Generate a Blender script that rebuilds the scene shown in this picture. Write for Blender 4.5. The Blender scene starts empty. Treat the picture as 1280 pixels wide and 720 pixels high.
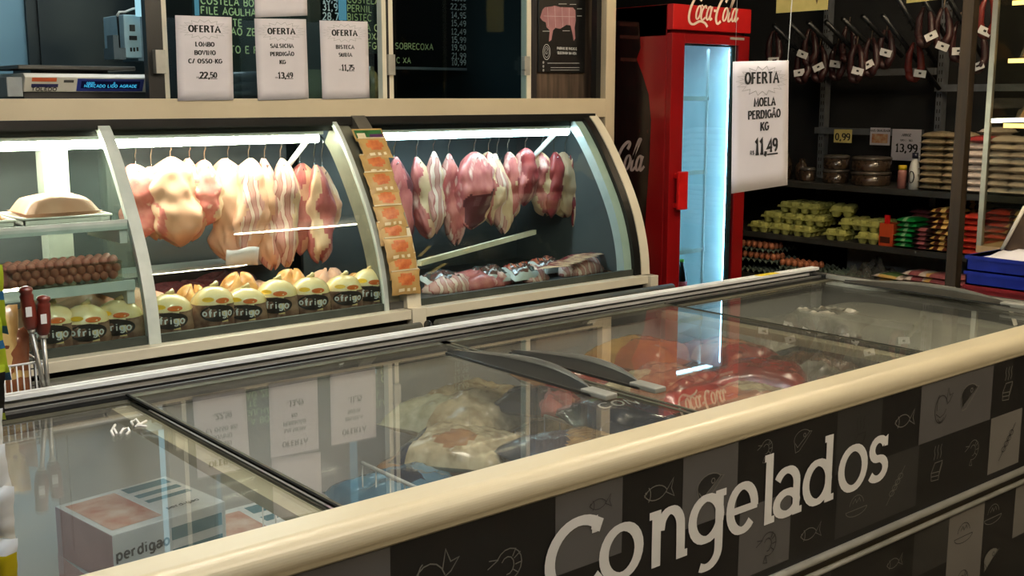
import bpy, math, random
from mathutils import Vector, Matrix

# ------------------------------------------------------------------ camera
scene = bpy.context.scene
col = scene.collection
F = 1400.4
TH = math.radians(9.645)
_v = Vector(((2350 - 640) / F, (122 - 360) / F, 1.0)).normalized()   # direction of the counter's long axis, camera frame
_up = Vector((0, -math.cos(TH), -math.sin(TH)))
_X = (_v - _up * _v.dot(_up)).normalized()
_Y = _up.cross(_X)
RM = Matrix((_X, _Y, _up))            # camera frame (x right, y down, z forward) -> world
CAM = Vector((0, 0, 1.60))
cd = bpy.data.cameras.new('camera')
cd.sensor_width = 36
cd.lens = F / 1280 * 36
cd.clip_start = 0.02
cam = bpy.data.objects.new('camera', cd)
col.objects.link(cam)
r_, d_, f_ = RM.col[0], RM.col[1], RM.col[2]
cam.matrix_world = Matrix(((r_[0], -d_[0], -f_[0], CAM[0]), (r_[1], -d_[1], -f_[1], CAM[1]), (r_[2], -d_[2], -f_[2], CAM[2]), (0, 0, 0, 1)))
scene.camera = cam


def at(px, py, X=None, Y=None, Z=None):
    r = RM @ Vector(((px - 640) / F, (py - 360) / F, 1))
    if X is not None: t = (X - CAM[0]) / r[0]
    elif Y is not None: t = (Y - CAM[1]) / r[1]
    else: t = (Z - CAM[2]) / r[2]
    return CAM + r * t


# ------------------------------------------------------------------ exposure, world, lights
scene.view_settings.view_transform = 'Standard'
scene.view_settings.look = 'None'
scene.view_settings.gamma = 1
scene.view_settings.use_curve_mapping = False
scene.view_settings.exposure = 0.0
w = bpy.data.worlds.new('world'); scene.world = w; w.use_nodes = True
w.node_tree.nodes['Background'].inputs[0].default_value = (1.0, .85, .65, 1)
w.node_tree.nodes['Background'].inputs[1].default_value = 0.05


def area(name, loc, size, power, colr, rot=(0, 0, 0), sy=None):
    l = bpy.data.lights.new(name, 'AREA'); l.energy = power; l.color = colr; l.size = size
    if sy: l.shape = 'RECTANGLE'; l.size_y = sy
    o = bpy.data.objects.new(name, l); o.location = loc; o.rotation_euler = rot; col.objects.link(o); return o


WARM = (1, .86, .62)
area('butcher_room_lamp', (2.6, 5.6, 3.0), 1.2, 20, (.9, .97, 1), sy=.3)


# ------------------------------------------------------------------ materials
def lin(c):
    o = []
    for v in c:
        v /= 255.0
        o.append(v / 12.92 if v <= .04045 else ((v + .055) / 1.055) ** 2.4)
    return (o[0], o[1], o[2], 1)


def M(name, c, c2=None, rough=.5, metal=0, scale=12, detail=3, stretch=(1, 1, 1), bump=0, lo=.35, hi=.65, coat=0, wave=False, c3=None, spec=.5):
    m = bpy.data.materials.new(name); m.use_nodes = True
    nt = m.node_tree; n = nt.nodes; L = nt.links
    b = n['Principled BSDF']
    b.inputs['Roughness'].default_value = rough
    b.inputs['Metallic'].default_value = metal
    b.inputs['Coat Weight'].default_value = coat
    b.inputs['Coat Roughness'].default_value = .12
    b.inputs['Specular IOR Level'].default_value = spec
    if c2 is None: c2 = tuple(max(0, v * .93) for v in c)
    tc = n.new('ShaderNodeTexCoord'); mp = n.new('ShaderNodeMapping')
    mp.inputs['Scale'].default_value = stretch
    L.new(tc.outputs['Object'], mp.inputs[0])
    if wave:
        t = n.new('ShaderNodeTexWave'); t.inputs['Scale'].default_value = scale
        t.inputs['Distortion'].default_value = 5; t.inputs['Detail'].default_value = detail
    else:
        t = n.new('ShaderNodeTexNoise'); t.inputs['Scale'].default_value = scale; t.inputs['Detail'].default_value = detail
    L.new(mp.outputs[0], t.inputs['Vector'])
    cr = n.new('ShaderNodeValToRGB')
    e = cr.color_ramp.elements
    e[0].position = lo; e[0].color = lin(c); e[1].position = hi; e[1].color = lin(c2)
    if c3:
        k = cr.color_ramp.elements.new(min(.95, hi + .12)); k.color = lin(c3)
    fac = t.outputs['Fac']
    L.new(fac, cr.inputs[0]); L.new(cr.outputs[0], b.inputs['Base Color'])
    if bump:
        bn = n.new('ShaderNodeBump'); bn.inputs['Strength'].default_value = bump; bn.inputs['Distance'].default_value = .01
        L.new(fac, bn.inputs['Height']); L.new(bn.outputs[0], b.inputs['Normal'])
    return m


def E(name, c, s):
    m = bpy.data.materials.new(name); m.use_nodes = True
    nt = m.node_tree; n = nt.nodes; n.remove(n['Principled BSDF'])
    e = n.new('ShaderNodeEmission'); e.inputs[0].default_value = lin(c); e.inputs[1].default_value = s
    nt.links.new(e.outputs[0], n['Material Output'].inputs[0]); return m


def GLASS(name, tint=(240, 246, 244), f0=.04, rough=0.0, haze=0, hc=(200, 205, 200)):
    m = bpy.data.materials.new(name); m.use_nodes = True
    nt = m.node_tree; n = nt.nodes; L = nt.links; n.remove(n['Principled BSDF'])
    lw = n.new('ShaderNodeLayerWeight'); lw.inputs[0].default_value = .5
    p = n.new('ShaderNodeMath'); p.operation = 'POWER'; p.inputs[1].default_value = 5; L.new(lw.outputs['Facing'], p.inputs[0])
    q = n.new('ShaderNodeMath'); q.operation = 'MULTIPLY_ADD'; q.inputs[1].default_value = 1 - f0; q.inputs[2].default_value = f0; L.new(p.outputs[0], q.inputs[0])
    tr = n.new('ShaderNodeBsdfTransparent'); tr.inputs[0].default_value = lin(tint)
    gl = n.new('ShaderNodeBsdfGlossy'); gl.inputs['Roughness'].default_value = rough
    base = tr
    if haze:
        df = n.new('ShaderNodeBsdfDiffuse'); df.inputs[0].default_value = lin(hc)
        tc = n.new('ShaderNodeTexCoord'); ns = n.new('ShaderNodeTexNoise'); ns.inputs['Scale'].default_value = 3; ns.inputs['Detail'].default_value = 4
        L.new(tc.outputs['Object'], ns.inputs['Vector'])
        mu = n.new('ShaderNodeMath'); mu.operation = 'MULTIPLY'; mu.inputs[1].default_value = haze * 2; L.new(ns.outputs['Fac'], mu.inputs[0])
        mh = n.new('ShaderNodeMixShader'); L.new(mu.outputs[0], mh.inputs[0]); L.new(tr.outputs[0], mh.inputs[1]); L.new(df.outputs[0], mh.inputs[2]); base = mh
    mx = n.new('ShaderNodeMixShader')
    L.new(q.outputs[0], mx.inputs[0]); L.new(base.outputs[0], mx.inputs[1]); L.new(gl.outputs[0], mx.inputs[2])
    L.new(mx.outputs[0], n['Material Output'].inputs[0]); return m


MT = {}
def mat(k, *a, **kw):
    if k not in MT: MT[k] = M(k, *a, **kw)
    return MT[k]

glass_case = GLASS('case_glass', (238, 246, 244), .035)
glass_lid = GLASS('lid_glass', (252, 254, 253), .055, haze=.055, hc=(205, 205, 195))
glass_win = GLASS('window_glass', (225, 238, 240), .04)
film = GLASS('clear_film', (240, 240, 235), .06, rough=.08, haze=.10, hc=(230, 228, 220))
beige = M('beige_enamel', (216, 202, 172), (208, 194, 164), rough=.38, scale=3)
cream = M('cream_enamel', (228, 222, 202), (220, 213, 192), rough=.3, scale=3)
alu = M('brushed_aluminium', (205, 205, 200), (185, 185, 180), rough=.3, metal=.85, scale=30, stretch=(1, 20, 20))
silver = M('silver_plastic', (188, 186, 176), (170, 168, 158), rough=.35, metal=.3)
matte_black = M('matte_black', (10, 10, 10), (13, 13, 12), rough=.85, spec=.1)
blackp = M('black_plastic', (14, 14, 14), (22, 21, 20), rough=.35)
greyp = M('grey_plastic', (84, 84, 80), (74, 74, 70), rough=.4)
olive = M('bumper_rubber', (92, 92, 82), (80, 80, 72), rough=.45)
darkp = M('dark_graphite', (42, 42, 40), (34, 34, 33), rough=.4)
white = M('white_plastic', (238, 238, 232), (228, 228, 222), rough=.4)
paper = M('white_paper', (224, 219, 224), (216, 211, 216), rough=.8, scale=5)
ink = M('black_ink', (12, 12, 14), (20, 20, 20), rough=.7)
greyink = M('grey_ink', (150, 150, 150), (165, 165, 165), rough=.7)
steel = M('polished_steel', (215, 215, 210), (190, 190, 190), rough=.22, metal=1, scale=20)
red = M('cooler_red_paint', (150, 16, 20), (138, 12, 16), rough=.32, coat=.3, scale=3)
redbright = M('red_plastic', (214, 30, 30), (200, 24, 24), rough=.3)
tube_cool = E('cool_tube', (215, 240, 255), 40)
tube_warm = E('warm_tube', (255, 246, 226), 95)
tube_small = E('warm_strip', (255, 214, 120), 3.5)

# ------------------------------------------------------------------ mesh builder
OFF = {}
# The meat counter and the room behind it are measured in units of KS metres from the eye
# point; ZG / ZC are the heights of floor and ceiling in those units.
KS = 1.0
KC = 1.43
ZG = 1.60 - 1.60 / KC
ZC = 1.60 + 1.55 / KC


def TW(p): return CAM + (Vector(p) - CAM) * KS


class MB:
    def __init__(s):
        s.v = []; s.f = []; s.m = []; s.s = []; s.T = None

    def add(s, verts, faces, mi=0, sm=False):
        b = len(s.v)
        for p in verts:
            p = Vector(p)
            s.v.append(s.T @ p if s.T else p)
        for i, fc in enumerate(faces):
            s.f.append([b + k for k in fc]); s.m.append(mi[i] if isinstance(mi, list) else mi); s.s.append(sm)
        return s

    def box(s, a, b, mi=0):
        x0, y0, z0 = (min(a[i], b[i]) for i in range(3)); x1, y1, z1 = (max(a[i], b[i]) for i in range(3))
        return s.add([(x0, y0, z0), (x1, y0, z0), (x1, y1, z0), (x0, y1, z0), (x0, y0, z1), (x1, y0, z1), (x1, y1, z1), (x0, y1, z1)],
                     [(0, 3, 2, 1), (4, 5, 6, 7), (0, 1, 5, 4), (1, 2, 6, 5), (2, 3, 7, 6), (3, 0, 4, 7)], mi)

    def tube(s, pts, r, n=8, mi=0, close=False, sm=True):
        pts = [Vector(p) for p in pts]; N = len(pts); rings = []; prev = None
        for i, p in enumerate(pts):
            t = (pts[min(i + 1, N - 1)] - pts[max(i - 1, 0)])
            if close: t = pts[(i + 1) % N] - pts[(i - 1) % N]
            t.normalize()
            if prev is None:
                u = t.orthogonal().normalized()
            else:
                u = (prev - t * prev.dot(t))
                u = u.normalized() if u.length > 1e-6 else t.orthogonal().normalized()
            prev = u; w_ = t.cross(u)
            rr = r[i] if isinstance(r, (list, tuple)) else r
            rings.append([p + (u * math.cos(2 * math.pi * k / n) + w_ * math.sin(2 * math.pi * k / n)) * rr for k in range(n)])
        return s.loft(rings, mi, sm, close)

    def loft(s, rings, mi=0, sm=True, close=False, caps=True):
        n = len(rings[0]); V = [p for r in rings for p in r]; Fc = []; mm = []
        R_ = len(rings)
        for i in range(R_ if close else R_ - 1):
            for k in range(n):
                a = i * n + k; b = i * n + (k + 1) % n; j = (i + 1) % R_
                Fc.append((a, b, j * n + (k + 1) % n, j * n + k)); mm.append(mi(i, k) if callable(mi) else mi)
        if caps and not close:
            Fc.append(tuple(range(n - 1, -1, -1))); mm.append(mi(0, 0) if callable(mi) else mi)
            Fc.append(tuple((R_ - 1) * n + k for k in range(n))); mm.append(mi(R_ - 2, 0) if callable(mi) else mi)
        return s.add(V, Fc, mm, sm)

    def lathe(s, prof, c=(0, 0, 0), n=20, mi=0, sm=True, sx=1, sy=1):
        c = Vector(c)
        return s.loft([[c + Vector((r * sx * math.cos(2 * math.pi * k / n), r * sy * math.sin(2 * math.pi * k / n), z)) for k in range(n)] for r, z in prof], mi, sm)

    def prism(s, poly, ext, fn, mi=0, sm=False):
        """poly: 2-D outline, ext=(a,b); fn(u,v,w)->3-D"""
        n = len(poly); V = [fn(u, v, ext[0]) for u, v in poly] + [fn(u, v, ext[1]) for u, v in poly]
        Fc = [tuple(range(n)), tuple(range(2 * n - 1, n - 1, -1))] + [(i, n + i, n + (i + 1) % n, (i + 1) % n) for i in range(n)]
        return s.add(V, Fc, mi, sm)

    def ball(s, c, r, n=10, mi=0, sz=(1, 1, 1)):
        c = Vector(c); rings = []
        for i in range(n // 2 + 1):
            a = -math.pi / 2 + math.pi * (i + .001) / (n // 2 + .002)
            rings.append([c + Vector((math.cos(a) * math.cos(2 * math.pi * k / n) * r * sz[0], math.cos(a) * math.sin(2 * math.pi * k / n) * r * sz[1], math.sin(a) * r * sz[2])) for k in range(n)])
        return s.loft(rings, mi, True)

    def pillow(s, w_, l, h, nx=8, ny=8, seed=0, mf=None, crink=.12, flat=.25, seam=0.0):
        rnd = random.Random(seed); ph = [rnd.uniform(0, 6.28) for _ in range(6)]

        def H(u, v):
            k = max(0, (1 - abs(u) ** 3.2) * (1 - abs(v) ** 3.2)) ** .55
            nz = math.sin(u * 5 + ph[0] + v * 3) * math.sin(v * 6 + ph[1]) + .6 * math.sin(u * 11 + ph[2]) * math.sin(v * 9 + ph[3] + u * 4)
            if nx > 12: nz += .5 * math.sin(u * 19 + ph[1] + v * 7) * math.sin(v * 17 + ph[0] - u * 6)
            return h * k * (1 + crink * nz)
        V = []; Fc = []; mm = []
        for sgn in (1, -1):
            b = len(V)
            for j in range(ny + 1):
                for i in range(nx + 1):
                    u = -1 + 2 * i / nx; v = -1 + 2 * j / ny
                    zz = H(u, v) * (1 if sgn > 0 else -flat)
                    x = u * w_ / 2 * (1 - .06 * (1 - abs(v) ** 2) * 0 - .05 * math.cos(v * 1.5)) + crink * .04 * w_ * math.sin(v * 8 + ph[4])
                    y = v * l / 2 * (1 - .05 * math.cos(u * 1.5)) + crink * .04 * l * math.sin(u * 8 + ph[5])
                    V.append((x, y, zz + flat * h))
            for j in range(ny):
                for i in range(nx):
                    a = b + j * (nx + 1) + i
                    q = (a, a + 1, a + nx + 2, a + nx + 1)
                    Fc.append(q if sgn > 0 else q[::-1])
                    mm.append(mf(-1 + 2 * (i + .5) / nx, -1 + 2 * (j + .5) / ny, sgn) if mf else 0)
        return s.add(V, Fc, mm, True)

    def build(s, name, mats, parent=None, origin=None, bevel=0, sub=0):
        me = bpy.data.meshes.new(name)
        if parent is not None:
            off = OFF[parent.name]
        else:
            if origin is None:
                xs = [p[0] for p in s.v]; ys = [p[1] for p in s.v]; zs = [p[2] for p in s.v]
                origin = Vector(((min(xs) + max(xs)) / 2, (min(ys) + max(ys)) / 2, min(zs)))
            off = Vector(origin)
        me.from_pydata([(p - off) * KS for p in s.v], [], s.f)
        if not isinstance(mats, (list, tuple)): mats = [mats]
        for m in mats: me.materials.append(m)
        me.polygons.foreach_set('material_index', s.m)
        me.polygons.foreach_set('use_smooth', s.s)
        me.update()
        o = bpy.data.objects.new(name, me); col.objects.link(o)
        if parent is not None: o.parent = parent
        else: o.location = TW(off)
        OFF[o.name] = off
        if bevel:
            b = o.modifiers.new('bevel', 'BEVEL'); b.width = bevel; b.segments = 2; b.limit_method = 'ANGLE'
        if sub:
            b = o.modifiers.new('sub', 'SUBSURF'); b.levels = sub; b.render_levels = sub
        return o


def tag(o, label, cat, group=None):
    o['label'] = label; o['category'] = cat
    if group: o['group'] = group
    return o


def thing(name, label, cat, loc=(0, 0, 0), group=None):
    o = bpy.data.objects.new(name, None); o.empty_display_size = .05; col.objects.link(o); o.location = TW(loc)
    OFF[o.name] = Vector(loc)
    return tag(o, label, cat, group)


def struct(o):
    o['kind'] = 'structure'; return o


def dup(root, loc, rotz=None, label=None, group=None, rot=None, scale=None):
    def cp(o, par):
        c = o.copy(); col.objects.link(c)
        if par is not None: c.parent = par
        for ch in KIDS.get(o.name, []): cp(ch, c)
        return c
    r = cp(root, None); r.location = TW(loc)
    if rotz is not None: r.rotation_euler = (0, 0, rotz)
    if rot is not None: r.rotation_euler = rot
    if scale is not None: r.scale = scale
    if label: r['label'] = label
    if group: r['group'] = group
    return r


KIDS = {}
def reg(root):
    """remember the children of a thing that will be copied"""
    def walk(o):
        KIDS[o.name] = [c for c in bpy.data.objects if c.parent == o]
        for c in KIDS[o.name]: walk(c)
    walk(root); return root


# ------------------------------------------------------------------ stroke lettering
def arc(cx, cy, rx, ry, a0, a1, n=10):
    return [(cx + rx * math.cos(math.radians(a0 + (a1 - a0) * i / n)), cy + ry * math.sin(math.radians(a0 + (a1 - a0) * i / n))) for i in range(n + 1)]


GL = {
    'A': (.8, [[(0, 0), (.4, 1), (.8, 0)], [(.15, .35), (.65, .35)]]),
    'B': (.65, [[(0.05, 0), (.05, 1)], [(.05, 1)] + arc(.35, .76, .25, .24, 90, -90) + [(.05, .52)], [(.05, .52)] + arc(.37, .26, .28, .26, 90, -90) + [(.05, 0)]]),
    'C': (.75, [arc(.42, .5, .4, .5, 45, 315, 14)]),
    'D': (.75, [[(.05, 0), (.05, 1)], [(.05, 1)] + arc(.3, .5, .42, .5, 90, -90, 12) + [(.05, 0)]]),
    'E': (.6, [[(.05, 0), (.05, 1)], [(.05, 1), (.6, 1)], [(.05, .52), (.5, .52)], [(.05, 0), (.62, 0)]]),
    'F': (.6, [[(.05, 0), (.05, 1)], [(.05, 1), (.6, 1)], [(.05, .52), (.5, .52)]]),
    'G': (.8, [arc(.42, .5, .4, .5, 45, 340, 14) + [(.8, .45), (.5, .45)]]),
    'H': (.75, [[(.05, 0), (.05, 1)], [(.7, 0), (.7, 1)], [(.05, .5), (.7, .5)]]),
    'I': (.3, [[(.15, 0), (.15, 1)]]),
    'J': (.5, [[(.4, 1), (.4, .25)] + arc(.2, .25, .2, .25, 0, -180, 6)]),
    'K': (.7, [[(.05, 0), (.05, 1)], [(.65, 1), (.08, .4)], [(.25, .55), (.7, 0)]]),
    'L': (.6, [[(.05, 0), (.05, 1)], [(.05, 0), (.6, 0)]]),
    'M': (.95, [[(.05, 0), (.1, 1), (.47, .2), (.85, 1), (.9, 0)]]),
    'N': (.8, [[(.05, 0), (.05, 1), (.72, 0), (.72, 1)]]),
    'O': (.85, [arc(.42, .5, .38, .5, 0, 360, 18)]),
    'P': (.65, [[(.05, 0), (.05, 1)], [(.05, 1)] + arc(.35, .73, .28, .27, 90, -90) + [(.05, .46)]]),
    'Q': (.85, [arc(.42, .5, .38, .5, 0, 360, 18), [(.5, .25), (.8, -.05)]]),
    'R': (.75, [[(.05, 0), (.05, 1)], [(.05, 1)] + arc(.35, .75, .27, .25, 90, -90) + [(.05, .5)], [(.35, .5), (.72, 0)]]),
    'S': (.65, [arc(.33, .75, .27, .25, 30, 270, 9) + arc(.33, .25, .29, .25, 90, -150, 9)[1:]]),
    'T': (.7, [[(.35, 0), (.35, 1)], [(0, 1), (.7, 1)]]),
    'U': (.75, [[(.05, 1), (.05, .3)] + arc(.37, .3, .32, .3, 180, 360, 8) + [(.69, 1)]]),
    'V': (.75, [[(0, 1), (.37, 0), (.74, 1)]]),
    'X': (.75, [[(0, 1), (.72, 0)], [(.72, 1), (0, 0)]]),
    'Z': (.65, [[(0, 1), (.62, 1), (0, 0), (.65, 0)]]),
    '0': (.65, [arc(.32, .5, .27, .5, 0, 360, 16)]),
    '1': (.45, [[(.05, .8), (.25, 1), (.25, 0)], [(.05, 0), (.45, 0)]]),
    '2': (.65, [arc(.32, .73, .27, .27, 160, -30, 9) + [(.05, 0), (.65, 0)]]),
    '3': (.62, [arc(.3, .75, .25, .25, 150, -90, 8), arc(.3, .26, .28, .26, 90, -150, 8)]),
    '4': (.68, [[(.5, 0), (.5, 1), (0, .3), (.68, .3)]]),
    '5': (.62, [[(.58, 1), (.1, 1), (.06, .55)] + arc(.3, .3, .29, .3, 110, -150, 9)]),
    '6': (.62, [arc(.45, .5, .4, .5, 80, 180, 6) + arc(.32, .28, .27, .28, 180, -180, 12)]),
    '7': (.6, [[(0, 1), (.6, 1), (.2, 0)]]),
    '8': (.62, [arc(.31, .75, .24, .25, -90, 270, 12), arc(.31, .25, .28, .26, 90, -270, 12)]),
    '9': (.62, [arc(.3, .72, .27, .28, 0, 360, 12), arc(.17, .5, .4, .5, 15, -80, 6)]),
    ',': (.28, [[(.16, .14), (.14, -.02), (.03, -.2)]]), '.': (.25, [[(.08, .0), (.08, .09)]]), '-': (.4, [[(.05, .42), (.35, .42)]]),
    '/': (.45, [[(0, -.05), (.45, 1)]]), '~': (.6, [[(.1, 1.15), (.25, 1.25), (.4, 1.15), (.55, 1.25)]]),
    '$': (.65, [arc(.33, .72, .25, .22, 30, 270, 8) + arc(.33, .28, .26, .22, 90, -150, 8)[1:], [(.33, -.08), (.33, 1.08)]]),
    'a': (.55, [[(.5, 0), (.5, .45)] + arc(.28, .45, .22, .22, 0, 150, 6), arc(.25, .19, .22, .19, 0, 360, 10)]),
    'c': (.5, [arc(.28, .33, .26, .33, 50, 310, 10)]), 'd': (.55, [[(.5, 1), (.5, 0)], arc(.27, .33, .24, .33, 0, 360, 12)]),
    'e': (.55, [[(.04, .35), (.52, .35)] + arc(.28, .33, .25, .33, 5, 310, 10)]),
    'f': (.4, [[(.15, 0), (.15, .8)] + arc(.32, .8, .17, .2, 180, 80, 4), [(0, .62), (.36, .62)]]),
    'g': (.55, [[(.5, .66), (.5, -.1)] + arc(.27, -.1, .23, .2, 0, -150, 6), arc(.27, .33, .24, .33, 0, 360, 12)]),
    'i': (.22, [[(.1, 0), (.1, .66)], [(.1, .85), (.1, .95)]]), 'm': (.85, [[(.05, 0), (.05, .66)], arc(.24, .45, .19, .21, 180, 0, 6) + [(.43, 0)], arc(.62, .45, .19, .21, 180, 0, 6) + [(.81, 0)]]),
    'n': (.55, [[(.05, 0), (.05, .66)], arc(.27, .43, .22, .23, 180, 0, 6) + [(.49, 0)]]), 'o': (.58, [arc(.29, .33, .25, .33, 0, 360, 14)]),
    'r': (.4, [[(.05, 0), (.05, .66)], arc(.3, .4, .25, .26, 180, 80, 4)]), 's': (.48, [arc(.25, .49, .2, .17, 30, 270, 6) + arc(.25, .16, .22, .16, 90, -150, 6)[1:]]),
    'l': (.2, [[(.1, 0), (.1, 1)]]), 't': (.4, [[(.15, .95), (.15, 0), (.35, 0)], [(0, .66), (.35, .66)]]), 'u': (.55, [[(.05, .66), (.05, .25)] + arc(.27, .25, .22, .25, 180, 360, 6) + [(.49, .66)]]),
    'p': (.55, [[(.05, .66), (.05, -.3)], arc(.29, .33, .24, .33, 0, 360, 12)]), 'b': (.55, [[(.05, 1), (.05, 0)], arc(.29, .33, .24, .33, 0, 360, 12)]),
    ' ': (.4, []),
}


RC = [0]


def ribbon(mb, pts, w1, w2, fn, mi=0, closed=False):
    """flat ribbon along 2-D points; w1 width of upright runs, w2 of level runs; fn(x,y)->3-D"""
    N = len(pts); L = []; R = []
    if N > 3 and math.dist(pts[0], pts[-1]) < 1e-5: closed = True
    for i in range(N):
        def dr(a, b):
            dx = pts[b][0] - pts[a][0]; dy = pts[b][1] - pts[a][1]; l = math.hypot(dx, dy) or 1e-9; return dx / l, dy / l
        if closed:
            d1 = dr((i - 1) % (N - 1), i % (N - 1)); d2 = dr(i % (N - 1), (i + 1) % (N - 1))
        else:
            d1 = dr(max(i - 1, 0), max(i, 1)); d2 = dr(min(i, N - 2), min(i + 1, N - 1))
        tx = d1[0] + d2[0]; ty = d1[1] + d2[1]; l = math.hypot(tx, ty)
        if l < .2: tx, ty = d2; l = 1
        tx /= l; ty /= l
        ww = (w2 + (w1 - w2) * abs(ty)) / 2
        k = ww / max(.5, tx * d2[0] + ty * d2[1])
        L.append((pts[i][0] - ty * k, pts[i][1] + tx * k)); R.append((pts[i][0] + ty * k, pts[i][1] - tx * k))
    RC[0] = (RC[0] + 1) % 9
    e_ = fn(*pts[0]); ex_ = fn(pts[0][0] + .001, pts[0][1]) - e_; ey_ = fn(pts[0][0], pts[0][1] + .001) - e_
    nn_ = ex_.cross(ey_).normalized() * (6e-5 * RC[0])
    V = [fn(*p) + nn_ for p in L] + [fn(*p) + nn_ for p in R]
    mb.add(V, [(N + i, N + i + 1, i + 1, i) for i in range(N - 1)], mi)


def text_w(s, gap=.2):
    s = s.replace('Ã', 'A')
    return sum(GL[c][0] + gap for c in s) - gap


def text(mb, s, fn, x, y, h, w1=.2, w2=None, serif=False, align='c', mi=0, gap=.2, sx=1.0):
    """letters of height h; fn maps the sheet's (x,y) to 3-D"""
    if w2 is None: w2 = w1
    W = text_w(s, gap) * h * sx
    cx = x - W / 2 if align == 'c' else (x - W if align == 'r' else x)
    for ch in s:
        gs = GL['A' if ch == 'Ã' else ch]
        strokes = list(gs[1])
        if ch == 'Ã': strokes += [[(px_ + .1, py_ - .0) for px_, py_ in GL['~'][1][0]]]
        for st in strokes:
            pts = [(cx + p[0] * h * sx, y + p[1] * h) for p in st]
            ribbon(mb, pts, w1 * h, w2 * h, fn, mi)
            if serif and len(st) < 7:
                for e, o in ((0, 1), (-1, -2)):
                    ex, ey = st[e]; ox, oy = st[o]
                    if abs(ey - oy) > abs(ex - ox) * .8 and (abs(ey) < .02 or abs(ey - 1) < .02):
                        ribbon(mb, [(cx + (ex - .17) * h * sx, y + ey * h), (cx + (ex + .17) * h * sx, y + ey * h)], w2 * h, w2 * h, fn, mi)
        cx += (gs[0] + gap) * h * sx
    return W


def plane(o, ux, uy, off=0.0):
    o = Vector(o); ux = Vector(ux).normalized(); uy = Vector(uy).normalized(); n = ux.cross(uy) * off
    return lambda x, y: o + ux * x + uy * y + n


ORD = ['first', 'second', 'third', 'fourth', 'fifth', 'sixth', 'seventh', 'eighth', 'ninth', 'tenth', 'eleventh', 'twelfth', 'thirteenth', 'fourteenth']
scene.cycles.max_bounces = 10
scene.cycles.transparent_max_bounces = 32
scene.cycles.glossy_bounces = 5
scene.cycles.diffuse_bounces = 4
scene.cycles.caustics_reflective = False
scene.cycles.caustics_refractive = False
scene.cycles.sample_clamp_indirect = 6

# ================================================================== THE ROOM
dark_wall = M('dark_wall_paint', (19, 20, 20), (15, 16, 16), rough=.7, scale=2)
teal_wall = M('butcher_room_paint', (20, 40, 45), (14, 30, 34), rough=.45, scale=1.5)
blue_wall = M('pale_blue_panel', (120, 168, 190), (104, 150, 172), rough=.5, scale=1.5)
tile = M('floor_tile', (120, 112, 98), (98, 92, 80), rough=.35, scale=6)
ceil_m = M('ceiling_paint', (96, 92, 84), (88, 84, 77), rough=.9, scale=2)
wood = M('dark_wood_laminate', (92, 76, 62), (62, 50, 40), rough=.5, scale=5, stretch=(9, 9, .6))


def st_box(name, a, b, m):
    return struct(MB().box(a, b).build(name, m))


st_box('floor', (-3.6, -1.5, -.05), (7.1, 7.8, 0), tile)
st_box('ceiling', (-3.6, -1.5, 3.15), (7.1, 7.8, 3.2), ceil_m)
st_box('wall_right', (7.0, -1.5, 0), (7.1, 7.8, 3.15), dark_wall)
st_box('wall_back', (-3.6, 7.7, 0), (7.0, 7.8, 3.15), dark_wall)
st_box('wall_left', (-3.7, -1.5, 0), (-3.6, 7.8, 3.15), dark_wall)
KS = KC
st_box('wall_butcher_back', (-2.0, 5.2, ZG), (3.3, 5.28, ZC), teal_wall)
st_box('wall_butcher_side', (3.29, 3.36, ZG), (3.33, 5.28, ZC), teal_wall)
# pale blue door panel at the left of the butcher's room and the dark teal cold-room front beside it
p0 = at(0, 40, Y=4.6); p1 = at(36, 90, Y=4.6); p2 = at(176, 40, Y=4.6)
st_box('wall_cold_room', (-.6, 4.6, ZG), (p1[0], 4.7, 2.6), blue_wall)
mb = MB(); mb.box((p1[0], 4.58, ZG), (p2[0], 4.68, 2.6)); mb.box((p1[0] + .04, 4.565, ZG + .05), (p2[0] - .04, 4.58, 2.5))
struct(mb.build('door_1', teal_wall))

# ceiling fixtures with two bare tubes each
KS = 1.0
for i, (fx0, fx1, fy, st_, cc) in enumerate(((3.32, 4.28, 2.18, 170, (255, 236, 204)), (3.5, 4.45, -.2, 175, (255, 234, 200)), (.0, 1.0, .9, 150, (232, 242, 255)), (1.6, 2.6, -.5, 185, (255, 236, 206)), (5.3, 6.0, 2.6, 175, (255, 226, 184)), (.9, 1.9, 2.02, 190, (255, 242, 220)))):  # fixtures over the freezer's left end and middle are added to brighten its inside
    lf = thing('ceiling_light', 'white ceiling light with two bare tubes ' + ('over the aisle end', 'over the freezer front right', 'added over the left end of the freezer', 'behind the viewer', 'before the grocery shelves', 'added to brighten the middle of the freezer')[i], 'ceiling light', ((fx0 + fx1) / 2, fy, 3.05))
    MB().box((fx0 - .03, fy - .19, 3.10), (fx1 + .03, fy + .19, 3.149)).build('housing', white, lf, bevel=.004)
    tm = E('room_tube_%d' % i, cc, st_)
    for dy in (-.13, .13): MB().tube([(fx0, fy + dy, 3.075), (fx1, fy + dy, 3.075)], .013, 8).build('tube', tm, lf)
    for xx in (fx0 - .012, fx1 + .002): MB().box((xx, fy - .16, 3.06), (xx + .01, fy + .16, 3.101)).build('end_holder', greyp, lf)
KS = KC

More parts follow.
